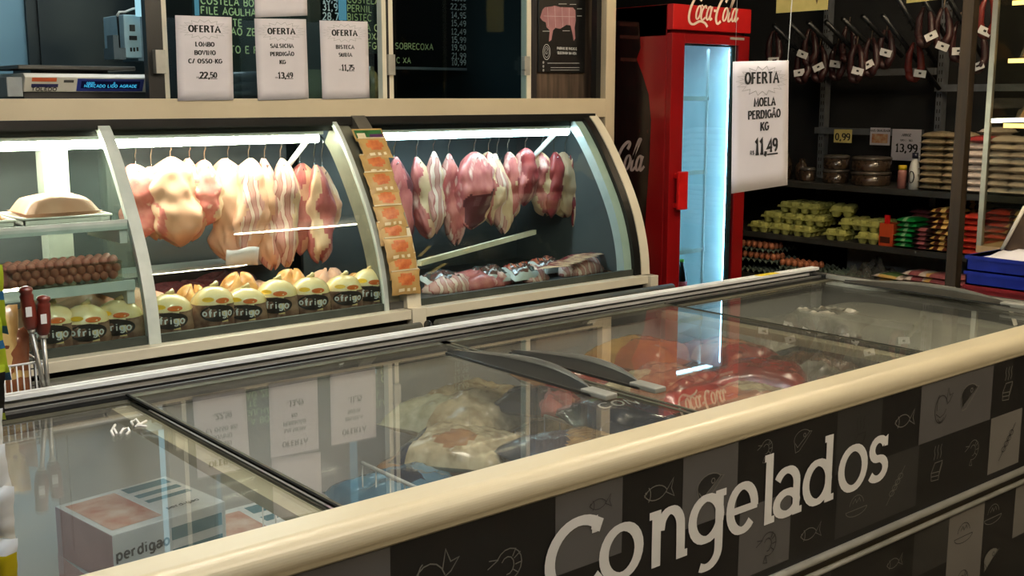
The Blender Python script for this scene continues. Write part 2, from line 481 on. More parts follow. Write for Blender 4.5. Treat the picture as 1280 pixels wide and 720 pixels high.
# -- partition window above the counter (beige frame, mullions, sliding panes)
YP = 3.30
win = bpy.data.objects.new('window_1', None); col.objects.link(win); win.location = TW((2.0, YP, 1.55)); OFF['window_1'] = Vector((2.0, YP, 1.55)); win['kind'] = 'structure'
xe0 = at(757, 130, Y=YP)[0]; xe1 = at(768.5, 130, Y=YP)[0]
mb = MB()
mb.box((-.4, YP, 1.522), (xe0, YP + .05, 1.597))
mb.box((xe0, YP, ZG), (xe1, YP + .05, ZC))
mb.build('window_frame', beige, win, bevel=.003)
mb = MB()
for pa, pb, yy in ((211, 217, .045), (478, 483.5, .01), (490, 496, .03), (665, 671.5, .045)):
    mb.box((at(pa, 80, Y=YP)[0], YP + yy - .01, 1.597), (at(pb, 80, Y=YP)[0], YP + yy + .02, ZC - .01))
mb.build('mullion', cream, win, bevel=.002)
mb = MB()
mb.box((at(190, 80, Y=YP)[0], YP + .03, 1.597), (at(210, 80, Y=YP)[0], YP + .06, ZC - .01))
mb.box((at(484, 80, Y=YP)[0], YP + .018, 1.597), (at(490, 80, Y=YP)[0], YP + .04, ZC - .01))
mb.box((at(752, 80, Y=YP)[0], YP + .03, 1.597), (at(757.5, 80, Y=YP)[0], YP + .06, ZC - .01))
mb.build('gasket', blackp, win)
for a_, b_, yy in ((217, 478, .05), (496, 665, .03)):
    MB().box((at(a_, 80, Y=YP)[0], YP + yy, 1.597), (at(b_, 80, Y=YP)[0], YP + yy + .004, ZC - .01)).build('pane', glass_win, win)
mb = MB()
a_ = at(484, 68, Y=YP); b_ = at(493, 94, Y=YP); mb.box((a_[0], YP - .008, b_[2]), (b_[0], YP + .01, a_[2]))
mb.build('lock', silver, win, bevel=.002)
mb = MB()
a_ = at(656, 70, Y=YP); b_ = at(665, 94, Y=YP); mb.box((a_[0] + .008, YP + .01, b_[2]), (b_[0], YP + .03, a_[2])); mb.box((a_[0], YP, b_[2] + .02), (a_[0] + .012, YP + .02, a_[2] - .015))
mb.build('latch', silver, win, bevel=.002)
mb = MB()
a_ = at(195, 62, Y=YP); b_ = at(209, 92, Y=YP); mb.box((a_[0], YP + .005, b_[2]), (b_[0], YP + .03, a_[2]))
mb.build('lock', silver, win, bevel=.002)

# wood-faced column with the meat chart, inside the butcher's room
c0 = at(671, 60, Y=3.42)[0]; c1 = at(742, 60, Y=3.42)[0]; c2 = at(752, 60, Y=3.42)[0]
st_box('trim_1', (c0, 3.42, 1.592), (c1, 3.5, ZC), wood)
st_box('trim_2', (c1, 3.42, 1.592), (c2 + .004, 3.5, ZC), blue_wall)
# ledge and half wall behind the partition, carrying scale, jar and box
st_box('trim_4', (-.4, 3.352, 1.56), (3.22, 3.95, 1.591), M('ledge_grey', (120, 118, 110), (108, 106, 98)))
st_box('wall_counter_half', (-.4, 3.66, ZG), (3.2, 3.72, 1.56), teal_wall)
KS = 1.0

# ================================================================== CHEST FREEZER
FX0, FX1, FZ = .02, 3.70, .92
fz = thing('chest_freezer', 'long chest freezer with glass lids, cream front rail and black printed front reading Congelados', 'freezer', (1.9, 2.0, 0))
liner = M('freezer_liner', (214, 214, 208), (202, 203, 198), rough=.45, scale=3)
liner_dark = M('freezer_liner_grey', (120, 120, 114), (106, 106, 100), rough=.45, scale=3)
print_black = M('print_black', (15, 13, 11), (12, 11, 9), rough=.5, scale=2)
print_grey = M('print_grey', (92, 90, 88), (84, 82, 80), rough=.42, scale=2)
print_dgrey = M('print_dark_grey', (46, 45, 43), (40, 39, 37), rough=.42, scale=2)
print_lgrey = M('print_light_grey', (118, 114, 108), (108, 104, 98), rough=.42, scale=2)
print_white = M('print_white', (236, 234, 230), (228, 226, 222), rough=.4)
line_white = M('print_line', (120, 117, 108), (108, 105, 98), rough=.5)
line_dark = M('print_dark_line', (34, 32, 30), (28, 27, 25), rough=.5)
YF = 1.455
# cabinet (outer back, ends, bottom)
mb = MB()
mb.box((FX0, 2.54, .08), (FX1, 2.60, .90))
mb.box((FX0, YF + .03, .08), (FX0 + .05, 2.6, .90))
mb.box((FX1 - .05, YF + .03, .08), (FX1, 2.6, .90))
mb.box((FX0, YF + .03, .06), (FX1, 2.6, .12))
mb.build('cabinet', greyp, fz)
mb = MB(); mb.box((FX0 + .06, YF + .06, 0), (FX1 - .06, 2.5, .062)); mb.build('plinth', blackp, fz)
# inner liner
mb = MB()
mb.box((FX0 + .05, 2.50, .30), (FX1 - .05, 2.54, .905)); mb.box((FX0 + .05, 1.50, .30), (FX1 - .05, 1.54, .905))
mb.box((FX0 + .05, 1.54, .30), (FX0 + .08, 2.50, .905)); mb.box((FX0 + .05, 1.54, .28), (FX1 - .05, 2.50, .31))
mb.build('liner', liner, fz)
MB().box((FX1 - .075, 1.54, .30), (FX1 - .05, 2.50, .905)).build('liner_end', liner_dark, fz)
# printed front panel: black with grey tiles and line drawings, one printed sheet
mb = MB()
mb.box((FX0, YF, .53), (FX1, YF + .03, .90), 0)
mb.box((FX0, YF, .07), (FX1, YF + .03, .50), 0)
PF = plane((0, YF, 0), (1, 0, 0), (0, 0, 1), .0006)
PF2 = plane((0, YF, 0), (1, 0, 0), (0, 0, 1), .0012)


def tile_q(x0, x1, z0, z1, mi):
    mb.add([PF(x0, z0), PF(x1, z0), PF(x1, z1), PF(x0, z1)], [(0, 1, 2, 3)], mi)


for x0, x1, mi in ((.22, .40, 1), (.59, .95, 1), (1.312, 1.486, 1), (1.66, 1.834, 1), (2.194, 2.381, 2), (2.557, 2.922, 1)):
    tile_q(x0, x1, .725, .885, mi)
for x0, x1, mi in ((.02, .22, 1), (.95, 1.13, 2), (1.847, 2.028, 1), (2.206, 2.381, 2), (2.381, 2.562, 2), (2.93, 3.108, 3)):
    tile_q(x0, x1, .562, .725, mi)
for x0, x1, z0, mi in ((.4, .59, .33, 1), (1.13, 1.312, .33, 2), (1.486, 1.66, .33, 1), (2.03, 2.2, .33, 2), (2.566, 2.74, .36, 2), (2.74, 2.929, .2, 3), (3.108, 3.29, .33, 3), (3.45, 3.6, .33, 1)):
    tile_q(x0, x1, z0, .495, mi)


def icon(kind, x, z, s, mi, w_=.035):
    S = {
        'fish': [arc(0, -.25, .62, .5, 155, 30, 8) + [(.85, .35), (.75, 0), (.9, -.3), (.5, -.08)] + arc(0, .2, .6, .45, -20, -160, 8), arc(-.38, 0, .12, .25, 80, -80, 5), arc(-.48, .08, .03, .03, 0, 360, 6)],
        'chicken': [arc(-.05, -.05, .5, .6, 20, 330, 14), [(-.45, -.2), (-.1, -.4), (.2, -.3), (.35, -.1)], [(.35, .3), (.45, .8), (.6, .45), (.85, .5), (.6, .2), (.4, .1)], arc(-.2, .1, .2, .5, 100, 200, 5), arc(-.05, -.35, .25, .25, 200, 340, 5)],
        'steak': [arc(0, .05, .7, .45, 40, 200, 8) + [(-.55, -.6), (-.25, -.55), (.3, -.1), (.75, .3), (.5, .33)], [(-.6, -.1), (-.4, -.35), (.2, .05), (.6, .33)], arc(.15, .2, .1, .1, 0, 360, 6)],
        'sandwich': [[(-.45, -.25), (-.2, .15), (.4, .15), (.2, -.3), (-.45, -.25)], [(-.45, -.25), (-.42, -.6), (.15, -.65), (.2, -.3)], [(.2, -.45), (.4, 0), (.4, .15)], [(-.42, -.42), (.18, -.47)], [(-.3, .3), (-.22, .5), (-.3, .7), (-.22, .9)], [(-.05, .3), (.03, .5), (-.05, .7), (.03, .9)], [(.2, .3), (.28, .5), (.2, .7), (.28, .9)]],
        'shrimp': [arc(0, 0, .5, .5, 150, -110, 12), arc(-.05, -.02, .25, .28, 150, -100, 8), [(.2, .15), (.45, .3)], [(.25, -.05), (.5, -.02)], [(.15, .22), (.28, .45)], [(.18, -.2), (.38, -.35)], [(-.4, .25), (-.8, .05)], [(-.4, .25), (-.75, .3)], [(-.17, -.47), (-.05, -.8), (-.3, -.75), (-.17, -.47)]],
        'skewer': [[(-.7, -.8), (.7, .8)]] + [arc(q, q * 1.05, .2, .13, -45, 315, 8) for q in (-.3, -.08, .14, .36)],
        'plate': [arc(0, -.3, .8, .3, 180, 360, 10) + [(.8, -.3), (-.8, -.3)], arc(0, -.15, .55, .5, 10, 170, 8), [(-.3, 0), (-.1, .2), (0, 0), (.2, .2), (.3, 0)]],
    }[kind]
    for st in S: ribbon(mb, [(x + p[0] * s, z + p[1] * s) for p in st], w_ * s, w_ * s, PF2, mi)


for a_ in (('fish', 2.475, .805, .062, 4), ('chicken', 2.66, .805, .062, 5), ('sandwich', 3.01, .805, .062, 4), ('sandwich', 2.655, .65, .062, 4), ('shrimp', 2.84, .655, .055, 4),
           ('skewer', 3.03, .64, .06, 5), ('fish', 1.58, .825, .06, 4), ('shrimp', 1.93, .845, .04, 4), ('steak', 2.06, .84, .045, 4), ('sandwich', 2.29, .80, .055, 5), ('shrimp', 1.2, .78, .06, 4), ('fish', 1.42, .84, .04, 5),
           ('chicken', 1.03, .79, .07, 4), ('fish', 2.1, .605, .055, 4), ('plate', 2.29, .635, .055, 4), ('shrimp', 1.95, .62, .055, 5), ('skewer', 2.46, .64, .055, 4), ('steak', 1.17, .63, .06, 4),
           ('fish', 2.47, .43, .05, 4), ('plate', 2.82, .43, .06, 5), ('plate', 2.98, .445, .06, 4), ('shrimp', 2.83, .28, .06, 5), ('fish', 3.2, .42, .05, 5), ('steak', 2.35, .40, .05, 4), ('chicken', .8, .8, .06, 5), ('steak', 3.2, .66, .05, 4), ('fish', .5, .64, .06, 4)):
    icon(*a_)
for x, z, s, ml in ((2.80, .815, .062, 5), (2.99, .30, .062, 4), (1.745, .80, .058, 5)):   # filled steaks
    pts = arc(0, .05, .7, .45, 40, 200, 8) + [(-.62, -.5), (-.4, -.35), (.2, .02), (.72, .33)]
    mb.add([PF2(x + p[0] * s, z + p[1] * s) for p in pts], [tuple(range(len(pts) - 1, -1, -1))], ml)
    icon('steak', x, z, s, 4 if ml == 5 else 5)
mb.build('printed_panel', [print_black, print_grey, print_dgrey, print_lgrey, line_white, line_dark], fz)

# double trim between upper and lower print
mb = MB()
mb.tube([(FX0, YF - .004, .534), (FX1, YF - .004, .534)], .010, 10)
mb.tube([(FX0, YF - .004, .498), (FX1, YF - .004, .498)], .007, 10)
mb.build('trim_bar', silver, fz)
MB().box((FX0, YF + .004, .498), (FX1, YF + .02, .534)).build('trim_groove', M('groove_bronze', (58, 48, 30), (48, 40, 26), rough=.4), fz)

# front rail: cream rounded moulding
prof = [(1.536, .900), (1.536, .933), (1.533, .9365), (1.5286, .9378), (1.500, .9385)] + [(1.476 + .032 * math.cos(math.radians(a)), .9065 + .032 * math.sin(math.radians(a))) for a in range(84, 206, 8)] + [(1.4485, .886), (1.452, .882), (1.49, .882), (1.49, .900)]
rail_m = M('cream_rail', (214, 201, 168), (206, 193, 160), rough=.32, scale=2)
MB().prism(prof, (FX0, FX1 + .03), lambda u, v, w_: (w_, u, v), sm=False).build('front_rail', rail_m, fz, bevel=0)
# lettering Congelados
mb = MB()
BZ, XH = .668, .119
LW, LT = .0255, .0165


def q(mp_, pts, a=LW, b=LT): ribbon(mb, pts, a, b, mp_)


P3 = plane((0, YF, 0), (1, 0, 0), (0, 0, 1), .002)
def XY(x, y): return (x, BZ + y)
def arcw(cx, cy, rx, ry, a0, a1, n=18): return [(x, BZ + y) for x, y in arc(cx, cy, rx, ry, a0, a1, n)]
H2 = XH / 2
# C
q(P3, [(1.412, BZ + .122)] + arcw(1.372, .079, .075, .072, 52, 318, 26), LW, .019)
mb.add([P3(1.404, BZ + .118), P3(1.418, BZ + .118), P3(1.419, BZ + .152), P3(1.404, BZ + .146)], [(0, 1, 2, 3)])
# o
q(P3, arcw(1.485, H2, .0485, H2 - .009, 0, 360, 26))
# n
q(P3, [XY(1.583, 0), XY(1.583, XH)]); q(P3, [XY(1.562, XH - .008), XY(1.59, XH - .008)], .016, .016)
q(P3, [XY(1.594, XH - .045)] + arcw(1.624, .072, .031, .039, 150, 0, 12) + [XY(1.656, .035)] + [XY(1.656, .0)]); q(P3, [XY(1.65, .008), XY(1.677, .008)], .016, .016)
# g
q(P3, arcw(1.735, .0645, .044, .046, 0, 360, 24))
q(P3, [XY(1.776, XH)] + [XY(1.776, -.005)] + arcw(1.737, -.008, .039, .036, 0, -120, 10)); q(P3, [XY(1.776, XH - .008), XY(1.797, XH - .008)], .016, .016)
# e
q(P3, [XY(1.816, H2 - .002), XY(1.903, H2 - .002)], LW, .016); q(P3, arcw(1.853, H2, .041, H2 - .009, -4, 318, 26))
# l
q(P3, [XY(1.943, .0), XY(1.943, .162)]); q(P3, [XY(1.925, .154), XY(1.95, .154)], .016, .016); q(P3, [XY(1.94, .008), XY(1.966, .008)], .016, .016)
# a
q(P3, arcw(2.009, .034, .037, .026, 0, 360, 20)); q(P3, arcw(2.007, .078, .037, .034, 155, 0, 12) + [XY(2.044, .0)]); q(P3, [XY(2.04, .008), XY(2.066, .008)], .016, .016)
# d
q(P3, arcw(2.123, H2 - .003, .044, H2 - .012, 0, 360, 24)); q(P3, [XY(2.166, 0), XY(2.166, .162)]); q(P3, [XY(2.147, .154), XY(2.17, .154)], .016, .016); q(P3, [XY(2.16, .008), XY(2.19, .008)], .016, .016)
# o
q(P3, arcw(2.266, H2, .0485, H2 - .009, 0, 360, 26))
# s
q(P3, arcw(2.373, XH - .034, .0285, .025, 25, 255, 12) + arcw(2.371, .035, .034, .026, 75, -150, 14), LW, .018)
mb.add([P3(2.396, BZ + .088), P3(2.412, BZ + .088), P3(2.412, BZ + .116), P3(2.397, BZ + .11)], [(0, 1, 2, 3)])
mb.build('lettering', print_white, fz)

# back rail: aluminium strip, black slide track
mb = MB(); mb.box((FX0, 2.585, .90), (FX1, 2.605, .945)); mb.box((FX0, 2.57, .935), (FX1, 2.59, .945)); mb.build('back_rail', M('pale_aluminium', (236, 238, 236), (228, 230, 228), rough=.55, scale=3), fz)
mb = MB(); mb.box((FX0, 2.492, .88), (FX1, 2.585, .915)); mb.build('slide_track', matte_black, fz)
MB().box((FX0, 2.528, .915), (FX1, 2.534, .922)).build('track_edge', alu, fz)
# end rail
mb = MB(); mb.box((FX1 - .045, 1.53, .88), (FX1, 2.585, .928)); mb.build('end_rail', darkp, fz, bevel=.006)
MB().box((FX1 - .055, 1.54, .915), (FX1 - .045, 2.5, .931)).build('end_rail_edge', silver, fz)
mb = MB(); mb.box((at(964, 347, Z=.946)[0], 2.572, .9452), (at(999, 345, Z=.946)[0], 2.602, .9462)); mb.build('yellow_label', M('yellow_label', (232, 206, 40), (222, 196, 30)), fz)

# lids
rim = M('lid_rim', (74, 72, 58), (62, 60, 48), rough=.65, spec=.25)
DIV = [FX0 + .05, .92, 1.80, 2.74, FX1 - .055]
for i in range(4):
    x0, x1 = DIV[i], DIV[i + 1]
    zl = FZ - .008 if i in (0, 3) else FZ + .003
    xo0 = x0 - .0; xo1 = x1 + (.03 if i in (1,) else 0)
    pn = MB().box((xo0 + .012, 1.53, zl - .004), (xo1 - .012, 2.49, zl)).build('lid_pane', glass_lid, fz)
    if i == 1: pass
    mb = MB()
    mb.box((xo0, 2.462, zl - .012), (xo1, 2.492, zl + .002)); mb.box((xo0, 1.53, zl - .012), (xo1, 1.545, zl + .002))
    for xx in ((xo0, xo0 + .009), (xo1 - .009, xo1)):
        mb.box((xx[0], 1.545, zl - .006), (xx[1], 2.462, zl + .001), 0)
    mb.build('lid_frame', rim if i in (1, 2, 3) else rim, pn)
for xd in (.92, 2.74):
    mb = MB(); mb.box((xd - .004, 1.535, FZ + .001), (xd + .002, 2.5, FZ + .005)); mb.build('lid_gasket', matte_black, fz)
    mb = MB(); mb.box((xd - .052, 1.54, .885), (xd - .008, 2.5, .9075)); mb.build('crossbar', M('crossbar_beige', (186, 174, 138), (170, 158, 124), rough=.45), fz)


def lid_handle(name, cx, y0, y1, bow, sgn, par):
    """bowed grip along the lid's edge: straight base bar, arched shell, silver end tab"""
    mb = MB(); n = 18; out = []; inn = []
    for i in range(n + 1):
        t = i / n; y = y0 + (y1 - y0) * t; b = math.sin(math.pi * min(1, t * 1.0)) ** .8 * bow * sgn
        out.append((cx + b + sgn * .004, y)); inn.append((cx + b * .86, y))
    zb, zt = FZ + .004, FZ + .030
    V = []; Fc = []
    for i in range(n + 1):
        hz = zb + (zt - zb) * (.35 + .65 * math.sin(math.pi * i / n))
        for p, z in ((inn[i], hz), (out[i], hz - .003), (out[i], zb), (inn[i], zb)):
            V.append((p[0], p[1], z))
    rings = [V[4 * i:4 * i + 4] for i in range(n + 1)]
    mb.loft(rings, 0, True)
    mb.build('handle', handle_m, par)
    mb = MB(); mb.box((cx - .006 * sgn, y0, zb), (cx + .003 * sgn, y1, zb + .006))
    # web between chord and arch, slightly dished
    W = []; WF = []
    for i in range(n + 1):
        W += [(cx, out[i][1], zb + .004), (inn[i][0], inn[i][1], zb + .012)]
        if i < n: WF.append((2 * i, 2 * i + 1, 2 * i + 3, 2 * i + 2))
    mb.add(W, WF, 0, True)
    mb.build('handle_base', handle_d, par)
    ye = y0 if y0 < y1 else y1
    mb = MB(); mb.box((cx - .006 * sgn, ye - .05, zb), (cx + .032 * sgn, ye + .035, zb + .013)); mb.build('handle_tab', M('tab_silver', (150, 150, 142), (138, 138, 130), rough=.35), par, bevel=.003)


handle_m = M('handle_grey', (112, 110, 100), (96, 94, 86), rough=.3)
handle_d = M('handle_dark', (40, 40, 36), (32, 32, 30), rough=.4)
lid_handle('handle', 1.735, 1.80, 2.36, .085, 1, fz)
lid_handle('handle', 1.865, 1.77, 2.25, .075, 1, fz)
lid_handle('handle', 3.56, 1.73, 2.36, .10, 1, fz)

# wire dividers inside
wirew = M('white_wire', (225, 225, 222), (212, 212, 210), rough=.4)
for X_, y0, y1 in ((1.27, 1.55, 2.05), (1.0, 1.55, 2.0), (1.83, 1.55, 2.48), (2.52, 1.55, 2.3)):
    mb = MB()
    mb.tube([(X_, y0, .80), (X_, y1, .80)], .0045, 6); mb.tube([(X_, y0, .50), (X_, y1, .50)], .003, 6)
    k = int((y1 - y0) / .055)
    for i in range(k + 1):
        yy = y0 + (y1 - y0) * i / k; mb.tube([(X_, yy, .5), (X_, yy, .80)], .0018, 5)
    d = mb.build('wire_divider', wirew, fz)
# small shelf-talker sticker on the far lid + bracket
a_ = at(1165, 375, Z=FZ + .003); b_ = at(1190, 385, Z=FZ + .003)
# scribble on the left lid (white marker)
mb = MB(); zz = FZ - .0065
for st in ([(139, 540), (142, 536), (146, 543)], [(144, 532), (139, 540), (142, 546)], [(150, 543), (154, 537), (160, 536), (162, 540), (158, 544)], [(166, 532), (164, 528), (170, 525), (174, 530), (168, 535), (183, 527)], [(170, 534), (176, 533), (183, 534)]):
    mb.tube([at(x + 0, y - 1, Z=zz) for x, y in st], .0028, 5)
mb.build('marker_writing', print_white, fz)

# ---------------------------------------------------------------- frozen goods
def fbag(name, label, cat, x_, y_, zt_, w_, l, h, rz, mats, mf=None, seed=1, group=None, crink=.2, tilt=0, film_=None, txt=None):
    c = (x_, y_, 0); Z = zt_ - .5 * h
    mb = MB(); mb.pillow(w_, l, h, 22, 20, seed, mf, crink * .62, .5)
    T = Matrix.Translation((c[0], c[1], Z - h)) @ Matrix.Rotation(math.radians(rz), 4, 'Z') @ Matrix.Rotation(math.radians(tilt), 4, 'X')
    mb.v = [T @ p for p in mb.v]
    o = mb.build(name, mats, origin=(c[0], c[1], Z - h))
    tag(o, label, cat, group)
    if txt:
        s_, hh, mm, ty = txt
        t = MB(); fn = lambda x, y: T @ Vector((x, y, h * 1.62 - (x / w_ * 2) ** 2 * h * .4 - (y / l * 2) ** 2 * h * .4))
        text(t, s_, fn, 0, ty, hh, .16)
        t.build('lettering', mm, o)
    return o


def cover(name, c, c2, **k): return mat(name, c, c2, rough=.22, coat=.6, bump=.35, **k)


pale_meat = cover('frozen_pale', (220, 204, 168), (166, 146, 112), scale=26, c3=(240, 234, 214))
green_pale = cover('frozen_pale_green', (216, 216, 188), (178, 172, 138), scale=24, c3=(240, 240, 226))
navy = cover('bag_navy', (26, 42, 74), (18, 30, 54), scale=6)
teal_bag = cover('bag_blue', (96, 140, 166), (60, 92, 120), scale=9, c3=(170, 195, 205))
orange_bag = cover('bag_orange', (196, 112, 60), (160, 78, 44), scale=12, c3=(220, 160, 96))
red_bag = cover('bag_red', (160, 60, 50), (120, 42, 36), scale=16, c3=(214, 140, 112))
redflesh = cover('frozen_chicken_red', (196, 142, 108), (156, 88, 66), scale=22, c3=(226, 190, 150))
brown_bag = cover('frozen_brown', (110, 84, 62), (70, 50, 40), scale=18, c3=(160, 140, 118))
grey_bag = cover('frozen_grey', (140, 134, 118), (104, 98, 86), scale=12, c3=(190, 186, 170))
fries = cover('frozen_fries', (196, 160, 110), (150, 112, 70), scale=40, stretch=(1, 4, 1), c3=(218, 188, 140))
greypoly = M('frosted_plastic', (176, 172, 156), (150, 146, 132), rough=.4, coat=.2, scale=7, bump=.25)

band = lambda lo, hi, a, b: (lambda u, v, s: b if lo < v < hi else a)
FB = 'frozen food'
pk_m = mat('frozen_pink', (206, 176, 186), (176, 148, 166), rough=.3, coat=.4, scale=8, bump=.3)
tan_m = mat('frozen_tan', (186, 140, 98), (146, 100, 70), rough=.25, coat=.5, scale=14, bump=.3)
# lower layers
for k_, (x_, y_, zt_, w_, l, h, rz, m_, lb) in enumerate((
    (1.40, 2.22, .60, .30, .44, .07, 6, pk_m, 'pinkish frozen pack low in the freezer under the reflected price sheets'),
    (1.42, 1.80, .66, .30, .40, .07, -4, teal_bag, 'pale blue frozen bag low behind the front rail'),
    (1.72, 2.24, .70, .36, .40, .07, 4, tan_m, 'tan frozen bag low in the middle of the freezer'),
    (1.74, 1.80, .72, .34, .38, .07, -3, pale_meat, 'pale frozen bag low under the fries bags'),
    (2.08, 2.26, .76, .34, .38, .07, 3, pale_meat, 'pale frozen bag low beside the orange bag'),
    (2.10, 1.80, .76, .36, .40, .07, -4, redflesh, 'reddish frozen bag low behind the front rail'),
    (2.46, 2.22, .77, .36, .40, .07, 5, redflesh, 'reddish frozen bag low under the orange bag'),
    (2.46, 1.78, .78, .36, .38, .07, -4, brown_bag, 'brown frozen bag low behind the front rail'),
    (2.90, 1.98, .76, .44, .70, .09, 2, grey_bag, 'grey frozen bag low in the far end of the freezer'),
    (3.36, 2.00, .78, .44, .74, .09, -2, greypoly, 'frosted bag low in the far end of the freezer'))):
    fbag('frozen_food_bag', lb, FB, x_, y_, zt_, w_, l, h, rz, m_, seed=100 + k_, crink=.15)
# upper layer, the goods one sees
fbag('frozen_food_bag', 'large clear bag of pale frozen chicken below the lid handles', FB, 1.78, 2.31, .83, .42, .32, .075, 14, [pale_meat, green_pale], mf=lambda u, v, s: 1 if u < -.35 and v > 0 else 0, seed=2, crink=.2)
fbag('frozen_food_bag', 'clear crinkled bag of pale green frozen cuts at the front rail', FB, 1.42, 1.75, .79, .40, .26, .06, 8, [green_pale, teal_bag], mf=lambda u, v, s: 1 if v > .5 or u < -.75 else 0, seed=3, crink=.24)
fbag('frozen_food_bag', 'blue frozen food bag behind the pale green bag', FB, 1.36, 2.02, .76, .30, .26, .055, -10, [teal_bag, navy], mf=lambda u, v, s: 1 if abs(u) < .3 and abs(v) < .3 else 0, seed=4, crink=.2)
fbag('frozen_food_bag', 'frozen chicken bag with a tan label behind the green bag', FB, 1.58, 2.10, .80, .26, .28, .05, 35, [pale_meat, tan_m, navy], mf=lambda u, v, s: 1 if (u + .3) ** 2 + v * v < .16 else (2 if v > .72 else 0), seed=5, crink=.2)
fbag('frozen_fries_bag', 'navy bag with a clear window showing frozen fries', FB, 1.70, 1.81, .83, .30, .30, .05, -12, [navy, fries, pale_meat], mf=lambda u, v, s: 1 if (u * .8 - v * .5 > -.15 and u < .8 and v < .75) else 0, seed=6, crink=.14)
fbag('frozen_fries_bag', 'navy bag of frozen potatoes with green band and white lettering', FB, 1.93, 1.90, .855, .27, .27, .05, -20, [navy, mat('bag_green_logo', (98, 128, 50), (80, 108, 40))], mf=lambda u, v, s: 1 if .35 < v < .7 and abs(u) < .5 else 0, seed=7, txt=('CONG', .036, print_white, -.04), crink=.12)
fbag('frozen_food_bag', 'small dark blue bag behind the fries bags', FB, 1.88, 2.17, .84, .20, .20, .04, 30, [navy, red_bag], mf=lambda u, v, s: 1 if v < -.5 else 0, seed=8, crink=.14)
fbag('frozen_food_bag', 'pale tan bag between the blue bag and the orange bag', FB, 2.12, 2.30, .86, .26, .26, .055, -12, [tan_m, red_bag], mf=lambda u, v, s: 1 if v < -.6 else 0, seed=28, crink=.16)
fbag('frozen_food_bag', 'orange bag of frozen chicken against the back wall of the freezer', FB, 2.40, 2.28, .885, .26, .28, .06, 10, [orange_bag, mat('bag_yellow', (206, 160, 80), (186, 128, 60), rough=.25, coat=.5)], mf=lambda u, v, s: 1 if v > .1 and u < .3 else 0, seed=9, crink=.14)
fbag('frozen_food_bag', 'red bag of frozen chicken right of the orange bag', FB, 2.58, 2.10, .885, .22, .30, .05, -8, [red_bag, redflesh], mf=lambda u, v, s: 1 if abs(v) < .3 else 0, seed=10, crink=.14)
fbag('frozen_food_bag', 'clear bag of reddish frozen meat in front of the orange bag', FB, 2.22, 2.02, .87, .32, .26, .05, 15, [redflesh, red_bag, pale_meat], mf=lambda u, v, s: 1 if v < -.55 else (2 if u < -.2 and v > .2 else 0), seed=11, crink=.2)
fbag('frozen_food_bag', 'glossy bag of frozen chicken thighs at the front rail, right of the potatoes', FB, 2.20, 1.74, .875, .34, .22, .045, 4, [redflesh, pale_meat], mf=lambda u, v, s: 1 if u > .0 and v > -.5 else 0, seed=12, crink=.2)
fbag('frozen_food_bag', 'red frozen sausage bag left of the brown bags', FB, 2.44, 1.86, .885, .22, .26, .045, 30, red_bag, seed=13, crink=.16)
fbag('frozen_food_bag', 'grey and brown bag of frozen liver at the divider bar', FB, 2.60, 1.82, .885, .22, .26, .045, -5, [brown_bag, grey_bag], mf=lambda u, v, s: 1 if u * v > .1 else 0, seed=15, crink=.2)
fbag('frozen_food_bag', 'clear bag of brownish giblets at the front rail beside the thighs', FB, 2.52, 1.64, .88, .28, .15, .035, 3, [grey_bag, redflesh], mf=lambda u, v, s: 1 if u < -.2 else 0, seed=17, crink=.2)
fbag('frozen_food_bag', 'brown bag of frozen beef just beyond the divider bar', FB, 2.86, 1.78, .875, .2, .36, .045, 4, [brown_bag, grey_bag], mf=lambda u, v, s: 1 if abs(v) < .3 else 0, seed=14, crink=.2)
fbag('plastic_sheet', 'smooth frosted plastic sheet over the goods at the right end of the freezer', 'plastic sheet', 3.32, 1.98, .885, .58, .80, .045, 0, greypoly, seed=19, crink=.12)
fbag('plastic_sheet', 'frosted plastic sheet at the back wall behind the crumpled grey bag', 'plastic sheet', 2.93, 2.27, .87, .34, .38, .045, 0, greypoly, seed=20, crink=.14)
fbag('frozen_food_bag', 'crumpled grey bag heaped in the far end of the freezer', FB, 3.12, 2.12, .908, .24, .30, .05, 10, [greypoly, grey_bag], mf=lambda u, v, s: 1 if u * u + v * v < .12 else 0, seed=18, crink=.3)

# cartons of frozen food in the left bay
carton_w = M('carton_white', (214, 220, 222), (200, 208, 212), rough=.55)
carton_p = M('carton_pink', (186, 148, 158), (166, 128, 142), rough=.55, scale=6)
carton_r = M('carton_picture', (176, 110, 90), (210, 190, 176), rough=.5, scale=14)
teal_ink = M('teal_ink', (70, 120, 134), (60, 108, 122), rough=.5)


